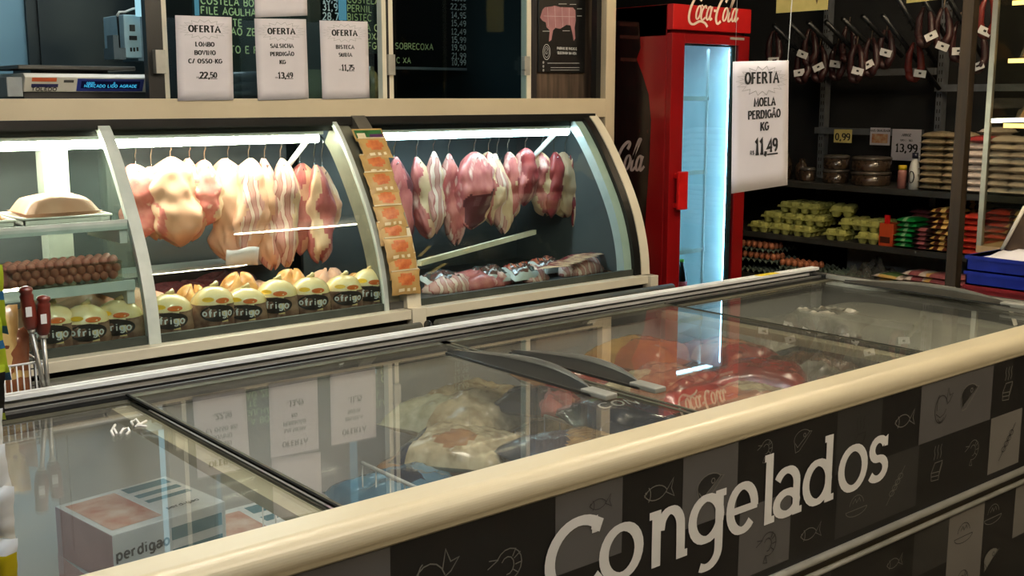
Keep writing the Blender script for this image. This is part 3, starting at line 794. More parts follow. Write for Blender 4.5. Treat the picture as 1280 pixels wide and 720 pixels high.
def carton(cx, cy, z0, sx, sy, sz, rz, label, word):
    c = thing('frozen_food_carton', label, 'carton', (cx, cy, z0), 'frozen food cartons')
    c.rotation_euler = (0, 0, math.radians(rz)); OFF[c.name] = Vector((0, 0, 0))
    mb = MB(); mb.box((-sx / 2, -sy / 2, 0), (sx / 2, sy / 2, sz))
    mb.m = [0, 0, 0, 0, 0, 1]
    mb.build('box', [carton_w, carton_p], c, bevel=.002)
    mb = MB(); e = .0008
    mb.add([(-sx * .45, -sy * .4, sz + e), (-.02 * sx, -sy * .4, sz + e), (-.02 * sx, sy * .42, sz + e), (-sx * .45, sy * .42, sz + e)], [(0, 1, 2, 3)], 0)
    mb.build('picture', carton_r, c)
    mb = MB()
    for k, (a, b) in enumerate(((.30, .18), (.12, .12), (-.05, .1))):
        mb.add([(.05 * sx, sy * a, sz + e), (.45 * sx, sy * a, sz + e), (.45 * sx, sy * (a + b * .8), sz + e), (.05 * sx, sy * (a + b * .8), sz + e)], [(0, 1, 2, 3)], 0)
    for a in (.12, .55): mb.add([(.0, -sy / 2 - e, sz * a), (.46 * sx, -sy / 2 - e, sz * a), (.46 * sx, -sy / 2 - e, sz * (a + .25)), (0, -sy / 2 - e, sz * (a + .25))], [(0, 1, 2, 3)], 0)
    mb.build('printing', teal_ink, c)
    mb = MB(); text(mb, word, plane((0, -sy / 2, 0), (1, 0, 0), (0, 0, 1), .001), -sx * .25, sz * .5, sz * .2, .2)
    text(mb, word, plane((0, 0, sz), (1, 0, 0), (0, 1, 0), .002), sx * .22, -sy * .32, .014, .18)
    mb.build('lettering', ink, c)
    return c


cz = .312
for k_, (dx, rz_) in enumerate(((0, 4), (.004, 6), (-.004, 3), (.003, 8))):
    carton(.84 + dx, 2.25, cz + k_ * .1095, .26, .24, .109, rz_, 'white and pink frozen food carton, %s from bottom in the left bay stack' % ORD[k_], 'perdigao')
carton(1.13, 2.22, cz, .24, .34, .16, 4, 'pink sided frozen carton right of the tall stack, lower one', 'perdigao')
carton(1.13, 2.22, cz + .1605, .24, .34, .16, 2, 'pink sided frozen carton right of the tall stack, upper one', 'perdigao')
carton(.72, 1.86, cz, .34, .26, .11, 2, 'white frozen food carton lying in front of the stack in the left bay', 'perdigao')
# ================================================================== DISPLAY CASES
KS = KC
PC = [(2.85, .952), (2.862, 1.05), (2.896, 1.165), (2.950, 1.275), (3.03, 1.40), (3.105, 1.495), (3.15, 1.535)]


def curve_pts(n=24, ext=PC):
    """Catmull-Rom through the profile of the bent glass"""
    P = [ext[0]] + list(ext) + [ext[-1]]; out = []
    segs = len(ext) - 1
    for i in range(n + 1):
        t = i / n * segs; k = min(int(t), segs - 1); u = t - k
        p0, p1, p2, p3 = P[k], P[k + 1], P[k + 2], P[k + 3]
        out.append(tuple(.5 * ((2 * p1[j]) + (-p0[j] + p2[j]) * u + (2 * p0[j] - 5 * p1[j] + 4 * p2[j] - p3[j]) * u * u + (-p0[j] + 3 * p1[j] - 3 * p2[j] + p3[j]) * u ** 3) for j in (0, 1)))
    return out


CV = curve_pts()


def off_curve(d):
    o = []
    for i, (y, z) in enumerate(CV):
        a = CV[max(i - 1, 0)]; b = CV[min(i + 1, len(CV) - 1)]
        ty, tz = b[0] - a[0], b[1] - a[1]; l = math.hypot(ty, tz); ty /= l; tz /= l
        o.append((y + tz * d, z - ty * d))      # +d is inwards
    return o


def band_mesh(x0, x1, d0, d1, mi=0, mb=None, i0=0, i1=None):
    mb = mb or MB(); A = off_curve(d0)[i0:i1]; B = off_curve(d1)[i0:i1]
    mb.loft([[Vector((x0, a[0], a[1])), Vector((x1, a[0], a[1])), Vector((x1, b[0], b[1])), Vector((x0, b[0], b[1]))] for a, b in zip(A, B)], mi, False)
    return mb


interior = M('case_interior_grey', (92, 96, 96), (78, 82, 82), rough=.35, scale=2)
deck_m = M('case_deck_grey', (60, 62, 62), (50, 52, 52), rough=.35, scale=3)
lightband = M('milky_edge', (214, 222, 216), (200, 210, 204), rough=.3)
milky = M('milky_panel', (200, 206, 190), (186, 192, 178), rough=.4)
ZD = .935
YB_ = 2.765
ZB_ = (at(600, 400, Y=YB_)[2] + at(808, 364.5, Y=YB_)[2]) / 2
print('bumper z', ZB_, at(600, 400, Y=YB_)[2], at(808, 364.5, Y=YB_)[2])


def display_case(x0, x1, label, tube_m, left_open):
    o = thing('refrigerated_display_case', label, 'display case', ((x0 + x1) / 2, 3.15, ZG))
    mb = MB(); mb.box((x0, 2.82, ZG + .07), (x1, 3.62, .86)); mb.build('cabinet', matte_black, o)
    MB().box((x0, 2.84, .86), (x1, 3.62, ZD - .002)).build('tank', matte_black, o)
    MB().box((x0 + .05, 2.9, ZG), (x1 - .05, 3.5, ZG + .07)).build('plinth', blackp, o)
    MB().box((x0 + .01, 2.875, ZD - .002), (x1 - .01, 3.58, ZD)).build('deck', deck_m, o)
    mb = MB(); mb.box((x0, 2.815, .924), (x1, 2.858, .953)); mb.build('sill', cream, o, bevel=.003)
    MB().box((x0, 2.858, .94), (x1, 2.872, .975)).build('glass_channel', greyp, o)
    mb = MB(); mb.tube([(x0 + .005, YB_, ZB_), (x1 + (.045 if x1 > 2.5 else -.004), YB_, ZB_)], .0195, 14); mb.build('bumper', olive, o)
    MB().box((x0, 3.58, ZD), (x1, 3.60, 1.50)).build('back_panel', interior, o)
    mb = MB(); mb.box((x0, 3.16, 1.495), (x1, 3.62, 1.520)); mb.box((x0, 3.135, 1.512), (x1, 3.17, 1.54)); mb.build('canopy', blackp, o)
    # lamp under the canopy, with the hanging rail behind it
    mb = MB(); mb.tube([(x0 + .06, 3.185, 1.472), (x1 - .10, 3.185, 1.472)], .013, 10); mb.build('lamp_tube', tube_m, o)
    MB().box((x0 + .05, 3.165, 1.484), (x1 - .09, 3.21, 1.495)).build('lamp_housing', white, o)
    mb = MB(); mb.tube([(x0 + .03, 3.27, 1.462), (x1 - .05, 3.27, 1.462)], .007, 8)
    mb.build('hanging_rail', steel, o)
    return o


XM = 1.935
caseL = display_case(-.35, XM, 'left refrigerated meat display case with bent glass and bright warm lamp', tube_warm, True)
caseR = display_case(XM + .055, 3.02, 'right refrigerated meat display case with bent glass under cool lamp', tube_cool, False)
# bent panes
band_mesh(1.15, 1.86, .004, .008).build('bent_glass', glass_case, caseL)
band_mesh(-.35, 1.115, .004, .008).build('bent_glass', glass_case, caseL)
band_mesh(XM + .06, 2.95, .004, .008).build('bent_glass', glass_case, caseR)
# left case edges
band_mesh(1.862, 1.876, -.001, .014).build('glass_edge', lightband, caseL)
mb = band_mesh(1.876, 1.925, .012, .10); mb.build('end_panel', M('end_olive', (122, 122, 106), (108, 108, 94), rough=.35), caseL)
band_mesh(1.117, 1.150, .0, .022).build('divider_edge', lightband, caseL)
mb = MB(); A = off_curve(.02)
mb.prism([(y, z) for y, z in A] + [(3.56, 1.50), (3.56, ZD + .01)], (1.128, 1.134), lambda u, v, w_: (w_, u, v))
mb.build('divider_glass', glass_case, caseL)
# right case end: outer beige band, black gasket, pale lit band
band_mesh(2.988, 3.03, -.006, .03).build('end_frame', cream, caseR)
band_mesh(2.955, 2.988, -.002, .05).build('gasket', blackp, caseR)
band_mesh(2.915, 2.953, .012, .05).build('glass_edge', lightband, caseR)
mb = MB(); mb.prism([(y, z) for y, z in off_curve(.03)] + [(3.60, 1.50), (3.60, ZD)], (3.0, 3.02), lambda u, v, w_: (w_, u, v)); mb.build('end_panel', interior, caseR)
MB().box((2.99, 2.80, .86), (3.03, 2.852, .953)).build('end_cap', cream, caseR, bevel=.003)
# upright between the cases: grey metal above, cream below
mp_ = thing('case_upright', 'cream and grey metal upright between the two display cases', 'upright', (XM + .027, 2.85, .86))
band_mesh(XM + .002, XM + .053, -.01, .03, i0=8).build('upper_strip', M('upright_grey', (120, 116, 104), (106, 102, 92), rough=.4, metal=.3), mp_)
mb = band_mesh(XM + .002, XM + .053, -.012, .03, i1=10); mb.box((XM + .002, 2.812, .86), (XM + .053, 2.87, .955)); mb.build('lower_strip', cream, mp_)
mb = MB(); mb.tube([(XM + .024, YB_, ZB_), (XM + .030, YB_, ZB_)], .021, 14); mb.build('bumper_joint', blackp, mp_)

# shelves at the left end of the left case and the white rails across
for zz, d in ((1.265, .30), (1.105, .34)):
    y0 = 2.93 if zz > 1.2 else 2.90
    mb = MB(); mb.box((.2, y0 + .03, zz), (1.12, y0 + d, zz + .008)); sh = mb.build('glass_shelf', glass_case, caseL)
    mb = MB(); mb.box((.2, y0 + .022, zz - .012), (1.115, y0 + .032, zz + .014)); mb.build('shelf_edge', lightband, sh)
    MB().box((1.095, y0 + .03, zz - .05), (1.115, y0 + .28, zz)).build('shelf_bracket', white, sh)
mb = MB(); mb.box((1.005, 3.27, ZD), (1.075, 3.33, 1.49)); mb.build('corner_column', milky, caseL)
pA, pB = at(290, 294, Y=3.12), at(452, 271, Y=3.12)
mb = MB(); mb.box((pA[0], 3.11, pA[2] - .008), (pB[0] , 3.13, pA[2] + .006)); mb.box((pA[0], 3.11, pA[2] - .034), (pB[0] - .02, 3.13, pA[2] - .020)); pass
mb = MB(); mb.box((1.16, 3.45, 1.04), (1.88, 3.57, 1.055)); mb.build('inner_shelf', white, caseL)
mb = MB()
for a_, b_ in (((190, 346), (235, 341)), ((276, 339), (293, 336))):
    a3, b3 = at(*a_, Y=3.38), at(*b_, Y=3.38); mb.box((a3[0], 3.37, a3[2] - .006), (b3[0], 3.39, a3[2] + .006))
pass
# slanting pale bar across the right case
pA, pB = at(524, 329, Y=2.98), at(668, 290, Y=3.30)
mb = MB(); dv = (pB - pA).normalized(); sd = Vector((0, 0, .009)); dn = dv.cross(Vector((0, 0, 1))).normalized() * .008
mb.loft([[p - sd - dn, p - sd + dn, p + sd + dn, p + sd - dn] for p in (pA, pB)], 0, False)
mb.build('pale_bar', M('bar_cream', (240, 232, 206), (226, 214, 186), rough=.35), caseR)
mb = MB(); mb.tube([(2.86, 3.19, 1.465), (2.80, 3.35, 1.30)], .010, 6); mb.build('rail_bracket', white, caseR)
mb = MB(); mb.tube([(1.80, 3.19, 1.465), (1.745, 3.35, 1.30)], .010, 6); mb.build('rail_bracket', white, caseL)

# ---------------------------------------------------------------- hanging meat
m_red = M('meat_red', (156, 62, 62), (118, 40, 46), rough=.4, scale=14, detail=5, stretch=(1, 1, .35), c3=(214, 160, 148), lo=.34, hi=.56, coat=.2)
m_pink = M('meat_pink', (204, 124, 116), (174, 88, 88), rough=.4, scale=16, detail=5, stretch=(1, 1, .4), c3=(236, 196, 182), lo=.34, hi=.56, coat=.2)
m_fat = M('meat_fat', (228, 196, 160), (216, 172, 140), rough=.45, scale=12, detail=4, stretch=(1, 1, .5), c3=(206, 130, 110), lo=.35, hi=.68)
m_rib = M('meat_ribs', (204, 150, 140), (160, 66, 66), rough=.4, scale=7, detail=3, wave=True, c3=(226, 196, 180), lo=.35, hi=.6, coat=.2)
m_dark = M('meat_dark', (110, 52, 56), (84, 38, 44), rough=.45, scale=10, detail=4, stretch=(1, 1, .4), c3=(130, 66, 66), lo=.3, hi=.62)
m_pork = M('pork_skin', (226, 176, 146), (214, 156, 126), rough=.45, scale=8, detail=3, stretch=(1, 1, .4), c3=(206, 140, 116), lo=.35, hi=.68)
m_ham = M('ham_face', (222, 140, 126), (206, 112, 104), rough=.4, scale=22, detail=4, c3=(236, 196, 176), lo=.35, hi=.6)
MM = [m_red, m_pink, m_fat, m_rib, m_dark, m_pork, m_ham]
RAILZ, RAILY = 1.462, 3.27


def hook(x, y, z, label):
    mb = MB()
    pts = [(x, y, RAILZ + .012), (x - .001, y - .016, RAILZ + .006), (x, y - .014, RAILZ - .015), (x + .002, y, (RAILZ + z) / 2), (x + .004, y + .004, z - .012), (x + .006, y - .012, z - .026), (x + .004, y - .022, z - .018)]
    mb.tube(pts, .0022, 6)
    tag(mb.build('meat_hook', steel), label, 'hook', 'meat hooks on the case rails')


def meat(x, y, zt, zb, w_, d, lean, mi, fat, fat_rng, seed, label, n_=18, taper=.55, cut=None, hk=True):
    """a hung cut: lofted sections from top to bottom, with a fat side"""
    rnd = random.Random(seed); ph = [rnd.uniform(0, 6.28) for _ in range(9)]
    n_ = 40; rings = []; R_ = 40; pt = rnd.uniform(2.2, 3.6); pb_ = rnd.uniform(2.6, 5.5); sk = rnd.uniform(-.12, .12); wide = rnd.uniform(.45, .62)
    for i in range(R_ + 1):
        t = i / R_
        if t < wide: s_ = (1 - ((wide - t) / wide) ** pt * .93) ** .8
        else: s_ = (1 - ((t - wide) / (1 - wide)) ** pb_ * .95) ** .62
        s_ *= 1 + .05 * math.sin(t * 13 + ph[5]) + .035 * math.sin(t * 27 + ph[6])
        ring = []
        for k in range(n_):
            a = 2 * math.pi * k / n_
            nz = 1 + .09 * math.sin(3 * a + ph[0] + t * 5) + .07 * math.sin(2 * a + ph[1] - t * 9) + .05 * math.sin(5 * a + t * 14 + ph[2]) + .03 * math.sin(9 * a - t * 23 + ph[7]) + .02 * math.sin(13 * a + t * 31 + ph[8])
            ca, sa = math.cos(a), math.sin(a)
            ex = abs(ca) ** .7 * (1 if ca > 0 else -1); ey = abs(sa) ** .7 * (1 if sa > 0 else -1)
            ring.append(Vector((x + lean * t + ex * w_ / 2 * s_ * nz + w_ * sk * math.sin(t * 3.4 + ph[3]), y + ey * d / 2 * s_ * nz + .006 * math.sin(t * 8 + ph[4]), zt + (zb - zt) * t * (1 - .03 * math.cos(a * 2 + ph[3])))))
        rings.append(ring)
    lo, hi = fat_rng

    def fm(i, k):
        a = (360.0 * k / n_ + 16 * math.sin(i * .23 + ph[4]) + 7 * math.sin(i * .61 + ph[2])) % 360
        if cut and cut(i / R_ + .03 * math.sin(k * .8), a): return 2
        return 1 if (lo <= a <= hi or lo <= a + 360 <= hi or lo <= a - 360 <= hi) else 0
    mb = MB(); mb.loft(rings, fm, True)
    mats = [MM[mi], MM[fat], MM[4 if mi != 4 else 0]]
    tag(mb.build('hanging_meat', mats), label, 'meat', 'meat hung in the display cases')
    if hk: hook(x, y, zt, 'steel hook of the ' + label.split(',')[0])


def pm(pxc, pyt, pxb, pyb, wpx, Y=3.27, **k):
    a = at(pxc, pyt, Y=Y); b = at(pxb, pyb, Y=Y)
    depth = (Vector(a) - CAM).dot(RM.col[2]); w_ = wpx * depth / F / .83
    return a[0], Y, min(a[2], RAILZ - .035), b[2], w_, b[0] - a[0]


# widths foreshorten by the angle of the rail; angle 270 = side towards the customers
RIGHT = [
    (492, 196, 512, 312, 24, .05, 1, 4, (300, 360), 'dark pink slanting cut, first from the left on the right rail'),
    (520, 196, 534, 296, 22, .06, 1, 2, (250, 340), 'pink cut with pale fat hanging second on the right rail'),
    (541, 189, 546, 290, 18, .05, 3, 2, (300, 340), 'striped rib piece hanging third on the right rail'),
    (560, 192, 570, 304, 20, .05, 3, 1, (210, 300), 'long striped rib piece hanging fourth on the right rail'),
    (592, 190, 592, 284, 40, .07, 1, 2, (320, 350), 'broad pink cut, widest on the right rail'),
    (610, 190, 616, 280, 20, .10, 2, 1, (200, 240), 'cream fat slab half behind the broad pink cut'),
    (621, 192, 628, 290, 20, .06, 3, 2, (270, 340), 'narrow fatty cut left of the pale pink one'),
    (634, 190, 642, 270, 20, .07, 1, 2, (290, 350), 'pale pink cut left of the small dark red one'),
    (656, 185, 657, 256, 24, .07, 0, 1, (180, 230), 'small dark red cut, shortest on the right rail'),
    (676, 190, 680, 268, 20, .09, 2, 1, (180, 255), 'cream edged cut right of the short dark red one'),
    (692, 190, 690, 270, 22, .07, 0, 2, (300, 330), 'brown red cut between two cream slabs'),
    (706, 190, 706, 270, 24, .09, 2, 1, (320, 350), 'cream fat slab left of the long red piece'),
    (718, 188, 727, 300, 26, .06, 0, 2, (200, 235), 'long dark red piece before the last one on the right rail'),
    (740, 190, 757, 292, 28, .08, 4, 0, (200, 230), 'piece shaded dark maroon, last on the right rail'),  # dark maroon colour stands for the shade on this piece
]
for i, (a, b, c, d, w_, dp, mi, fa, fr, lb) in enumerate(RIGHT):
    x, y, zt, zb, ww, ln = pm(a, b, c, d, w_, Y=3.25 + .02 * (i % 2))
    meat(x, y, zt, zb, ww * 1.12, dp, ln, mi, fa, fr, 40 + i, lb, cut=(lambda t, a_: t > .52 and 230 < a_ < 320) if i == 4 else None)
LEFT = [
    (168, 205, 176, 296, 32, .07, 6, 2, (300, 360), 'ham piece with pink cut face, first on the left rail'),
    (188, 208, 198, 298, 26, .10, 5, 2, (250, 300), 'pale pork piece right behind the cut ham'),
    (212, 196, 224, 306, 40, .12, 5, 6, (200, 220), 'broad pale pork side, largest on the left rail'),
    (236, 198, 238, 300, 26, .10, 5, 6, (280, 300), 'pale pork piece beside the broadest side'),
    (255, 200, 258, 280, 26, .07, 6, 2, (300, 360), 'pink round ham face in the middle of the left rail'),
    (284, 198, 288, 326, 34, .07, 5, 6, (300, 340), 'long pale pork belly above the white paper'),
    (310, 198, 314, 318, 30, .07, 5, 3, (230, 280), 'pale pork belly with faint stripes'),
    (330, 198, 342, 334, 24, .07, 3, 5, (200, 260), 'long narrow striped belly reaching lowest on the left rail'),
    (350, 198, 360, 330, 22, .06, 3, 2, (290, 350), 'striped belly strip fourth from the right on the left rail'),
    (374, 204, 380, 316, 30, .06, 1, 5, (270, 350), 'pink pork piece with curved skin, third from the right on the left rail'),
    (392, 206, 402, 326, 24, .06, 1, 2, (200, 260), 'reddish strip, second from the right on the left rail'),
    (402, 208, 412, 290, 20, .06, 5, 2, (300, 330), 'brownish pork piece, last on the right of the left rail'),
]
for i, (a, b, c, d, w_, dp, mi, fa, fr, lb) in enumerate(LEFT):
    x, y, zt, zb, ww, ln = pm(a, b, c, d, w_, Y=3.25 + .02 * (i % 2))
    meat(x, y, zt, zb, ww * 1.28, dp, ln, mi, fa, fr, 80 + i, lb)
# white paper under the bellies
a_ = at(303, 322, Y=3.2)
mb = MB(); T0 = plane(a_, (1, 0, 0), (0, -.25, 1)); n = 6
mb.add([T0(x, z + .004 * math.sin(x * 60)) for z in (-.03, 0, .03) for x in [-.055 + .11 * k / n for k in range(n + 1)]], [(r * (n + 1) + k, r * (n + 1) + k + 1, (r + 1) * (n + 1) + k + 1, (r + 1) * (n + 1) + k) for r in range(2) for k in range(n)], 0, True)
o = mb.build('paper_sheet', paper); sol = o.modifiers.new('t', 'SOLIDIFY'); sol.thickness = .002
tag(o, 'crumpled white paper below the hanging pork bellies', 'paper')

# ---------------------------------------------------------------- dressed frozen chickens in bags: domed packs with a dark oval label
pk_cream = M('pack_cream', (248, 228, 178), (240, 208, 140), rough=.25, coat=.5, scale=9, c3=(250, 240, 214), lo=.4, hi=.6)
pk_meat = M('pack_meat', (170, 136, 112), (120, 86, 72), rough=.25, coat=.5, scale=16, c3=(176, 146, 128), lo=.35, hi=.6)
pk_label = M('pack_label', (58, 46, 40), (46, 36, 32), rough=.4)
pk_orange = M('pack_orange', (226, 120, 40), (214, 80, 36), rough=.4)
pk_yellow = M('pack_yellow', (240, 196, 60), (228, 180, 40), rough=.4)


def pack_proto(label):
    o = thing('meat_pack', label, 'meat pack', (0, 0, 0), 'domed packs along the glass')
    prof = [(.004, .001), (.056, .0), (.062, .008), (.064, .04), (.065, .072), (.063, .092), (.055, .112), (.040, .128), (.022, .138), (.004, .142)]
    def srf(th, z, k=1.0):
        for (r0, z0), (r1, z1) in zip(prof, prof[1:]):
            if z0 <= z <= z1 and z1 > z0:
                r = r0 + (r1 - r0) * (z - z0) / (z1 - z0); break
        else: r = .003
        return Vector(((r + .0015 * k) * math.sin(th) * 1.02, -(r + .0015 * k) * math.cos(th) * .8, z))
    n = 22
    rings = [[Vector((r * math.cos(6.283 * k / n) * (1 + .05 * math.sin(k * 2.1 + z * 60)), r * .8 * math.sin(6.283 * k / n) * (1 + .04 * math.sin(k * 1.3 + z * 90)), z)) for k in range(n)] for r, z in prof]
    mb = MB(); mb.loft(rings, lambda i, k: 1 if i >= 5 or (i >= 3 and (k % 9) > 7) else 0, True); mb.build('bag', [pk_meat, pk_cream], o)
    mb = MB()
    pts = arc(0, .067, .78, .025, 0, 360, 24)[:-1]
    mb.add([srf(0, .066, 1)] + [srf(a, z, 1) for a, z in pts], [(0, 1 + i, 1 + (i + 1) % 24) for i in range(24)], 0); mb.build('label_patch', pk_label, o)
    mb = MB(); fn = lambda x, y: srf(x / .062, .058 + y, 1.6)
    text(mb, 'frigo', fn, .006, 0, .021, .17); ribbon(mb, [(p[0] / 1, p[1]) for p in arc(-.036, .009, .005, .006, 0, 360, 10)], .004, .004, fn); mb.build('lettering', print_white, o)
    mb = MB(); mb.add([srf(a, z, 1.4) for a, z in arc(.25, .103, .35, .008, 0, 360, 12)[:-1]], [tuple(range(12))], 0)
    mb.add([srf(a, z, 1.4) for a, z in arc(-.45, .108, .3, .007, 0, 360, 12)[:-1]], [tuple(range(12))], 1); mb.build('flame_print', [pk_orange, pk_yellow], o)
    mb = MB(); mb.tube([(-.004, 0, .139), (.004, -.002, .146), (.012, .003, .148)], [.008, .005, .009], 6); mb.build('knot', pk_cream, o)
    return reg(o)


pp = pack_proto('x')
PX = [(213, 416), (268, 412), (307, 404), (347, 400), (388, 394), (430, 388), (463, 383), (150, 424), (108, 428), (66, 434)]
for i, (a, b) in enumerate(PX):
    p = at(a, b, Y=2.955 + .012 * (i % 2))
    loc = (p[0], p[1], ZD + .001); sc_ = (1, 1, .92 + .05 * math.sin(i * 2.3))
    if i < 7: lb = 'domed meat pack along the glass, %s right of the milky divider' % ORD[i]
    else: lb = 'domed meat pack under the glass shelves, %s left of the milky divider' % ORD[i - 7]
    rz = -.38 + .22 * math.sin(i * 1.7)
    if i == 0:
        pp.location = TW(loc); pp.rotation_euler = (0, 0, rz); pp.scale = sc_; pp['label'] = lb
    else: dup(pp, loc, rz, lb, scale=sc_)
# yellowish marinated cuts and mince behind the packs
m_yel = M('marinated_yellow', (232, 176, 100), (210, 140, 76), rough=.35, coat=.3, scale=26, c3=(244, 212, 150))
mince = M('minced_meat', (128, 58, 62), (96, 38, 44), rough=.5, scale=60, bump=.8, c3=(160, 96, 92))


def lump(name, label, cat, px, py, Y, w_, l, h, m, seed, z=ZD, group=None, rough_=.25, rz=0):
    p = at(px, py, Y=Y); rnd = random.Random(seed); ph = [rnd.uniform(0, 6.28) for _ in range(4)]
    mb = MB(); n = 22; rings = []
    for i in range(9):
        t = i / 8; r = math.cos(t * math.pi / 2 * .98) ** .6; ring = []
        for k in range(n):
            a = 2 * math.pi * k / n; nz = 1 + rough_ * (.4 * math.sin(3 * a + ph[0]) + .3 * math.sin(7 * a + ph[1] + t * 5) + .3 * math.sin(11 * a + ph[2] - t * 7))
            ring.append(Vector((p[0] + w_ / 2 * r * nz * math.cos(a), p[1] + l / 2 * r * nz * math.sin(a), z + .001 + h * math.sin(t * math.pi / 2) * (1 + rough_ * .5 * math.sin(a * 5 + ph[3])))))
        rings.append(ring)
    mb.loft(rings, 0, True)
    return tag(mb.build(name, m), label, cat, group)


lump('minced_meat', 'heap of dark minced meat behind the packs at the milky divider', 'meat', 232, 352, 3.34, .30, .22, .085, mince, 1)
lump('minced_meat', 'second heap of dark minced meat behind the packs, towards the hanging ham', 'meat', 285, 350, 3.42, .24, .2, .09, mince, 2)
lump('meat_cut', 'pale raw meat heap behind the third and fourth pack', 'meat', 318, 358, 3.25, .24, .2, .075, m_pork, 3)
lump('meat_cut', 'yellow marinated cuts between the first and second pack', 'meat', 242, 385, 3.10, .10, .14, .11, m_yel, 4)
lump('meat_cut', 'yellow marinated cut behind the third pack', 'meat', 300, 378, 3.10, .13, .12, .13, m_yel, 5)
lump('meat_cut', 'pale orange cut behind the fourth and fifth pack', 'meat', 366, 372, 3.12, .12, .12, .12, m_yel, 6)
lump('meat_cut', 'pink raw cut behind the fifth and sixth pack', 'meat', 410, 366, 3.12, .16, .12, .11, m_pork, 7)
lump('meat_cut', 'beige cut at the right end of the left case', 'meat', 448, 362, 3.10, .12, .12, .09, m_yel, 8)
lump('meat_cut', 'pale raw poultry behind the packs under the glass shelves', 'meat', 120, 385, 3.15, .5, .2, .12, m_pork, 9)

# trays on the glass shelves
tray_w = M('tray_white', (244, 240, 230), (236, 230, 218), rough=.35)


def tray(name, label, x0, x1, y0, y1, z, h, m=tray_w):
    o = thing(name, label, 'tray', ((x0 + x1) / 2, (y0 + y1) / 2, z))
    mb = MB(); t = .004
    mb.box((x0, y0, z), (x1, y1, z + t)); mb.box((x0, y0, z), (x1, y0 + t, z + h)); mb.box((x0, y1 - t, z), (x1, y1, z + h)); mb.box((x0, y0, z), (x0 + t, y1, z + h)); mb.box((x1 - t, y0, z), (x1, y1, z + h))
    mb.build('tray_body', m, o)
    mb = MB(); mb.tube([(x0, y0, z + h), (x1, y0, z + h), (x1, y1, z + h), (x0, y1, z + h)], .004, 6, close=True); mb.build('tray_rim', m, o)
    return o


zs1, zs2 = 1.274, 1.114
tray('meat_tray', 'white tray with pale cut on the upper glass shelf', .86, 1.085, 2.985, 3.20, zs1, .018)
tray('meat_tray', 'white tray with yellow cuts on the upper glass shelf, left one', .55, .84, 2.985, 3.20, zs1, .018)
mb = MB(); mb.pillow(.20, .17, .045, 10, 8, 5, None, .12, .5); mb.v = [p + Vector((.972, 3.09, zs1 + .006)) for p in mb.v]
tag(mb.build('meat_block', m_pork), 'long pale pork block in the white tray on the upper glass shelf', 'meat')
for i, (x, y) in enumerate(((.74, 3.06), (.79, 3.07), (.75, 3.12), (.69, 3.10))):
    mb = MB(); mb.pillow(.075, .09, .022, 8, 8, i, None, .3, .5); mb.v = [p + Vector((x, y, zs1 + .006 + .004 * i)) for p in mb.v]
    tag(mb.build('chicken_cut', m_yel), 'yellow chicken cut in the left tray of the upper glass shelf', 'meat', 'yellow chicken cuts')
tray('meat_tray', 'clear tray of round sausage ends on the lower glass shelf', .80, 1.09, 2.945, 3.10, zs2, .055, GLASS('tray_clear', (245, 245, 240), .05))
saus = M('sausage_brown', (212, 146, 126), (190, 116, 100), rough=.35, coat=.4, scale=30, c3=(200, 130, 110))
mb = MB(); mb.ball((0, 0, 0), .0125, 10); sp = tag(mb.build('sausage', saus, origin=(0, 0, 0)), 'round raw sausage end heaped in the clear tray on the lower glass shelf', 'sausage', 'sausages in the clear tray')
k = 0; rnd = random.Random(3)
for lz in range(3):
    for ly in range(4):
        for lx in range(12):
            if (ly > 1 and lz < 2): continue
            loc = (.817 + lx * .0232 + (.011 if (lz + ly) % 2 else 0), 2.966 + ly * .022 + rnd.uniform(-.002, .002), zs2 + .018 + lz * .0195)
            if k == 0: sp.location = TW(loc)
            else: dup(sp, loc)
            k += 1
lump('meat_cut', 'pink meat wrapped in film left of the sausage tray', 'meat', 30, 330, 3.02, .22, .12, .05, m_ham, 12, zs2 + .009)
for i, (x, r) in enumerate(((.60, .05), (.66, .045))):
    pass

# ---------------------------------------------------------------- goods on the deck of the right case
vac_g = mat('vacuum_tray', (70, 80, 78), (110, 60, 50), rough=.2, coat=.8, scale=26, c3=(214, 222, 220), lo=.42, hi=.58)
vac_r = mat('vacuum_red', (150, 44, 40), (200, 120, 90), rough=.2, coat=.8, scale=24, c3=(60, 30, 30), lo=.4, hi=.55)
vac_w = mat('vacuum_white', (226, 230, 228), (196, 202, 200), rough=.2, coat=.8, scale=10)
VAC = [(552, 352, 0, 'first'), (612, 345, 0, 'second'), (650, 342, 1, 'third'), (683, 334, 1, 'fourth'), (747, 326, 0, 'fifth')]
for i, (a, b, ty, nm) in enumerate(VAC):
    p = at(a, b, Z=ZD + .03)
    mb = MB(); mb.pillow(.135 if i else .15, .11, .035, 16, 8, 30 + i, (lambda u, v, s: 2 if abs(v) > .8 or abs(u) > .86 else (1 if (ty and int((u + 1) * 6) % 2 and v > -.1) else 0)), .2, .4)
    T = Matrix.Translation((p[0], max(p[1], 2.94), ZD + .002)) @ Matrix.Rotation(.12 * math.sin(i * 3), 4, 'Z') @ Matrix.Rotation(.28, 4, 'X')
    mb.v = [T @ q_ + Vector((0, 0, .014)) for q_ in mb.v]
    tag(mb.build('vacuum_pack', [vac_g, vac_r, vac_w]), 'vacuum packed sausages, %s from the left along the right case glass' % nm, 'vacuum pack', 'vacuum packs in the right case')
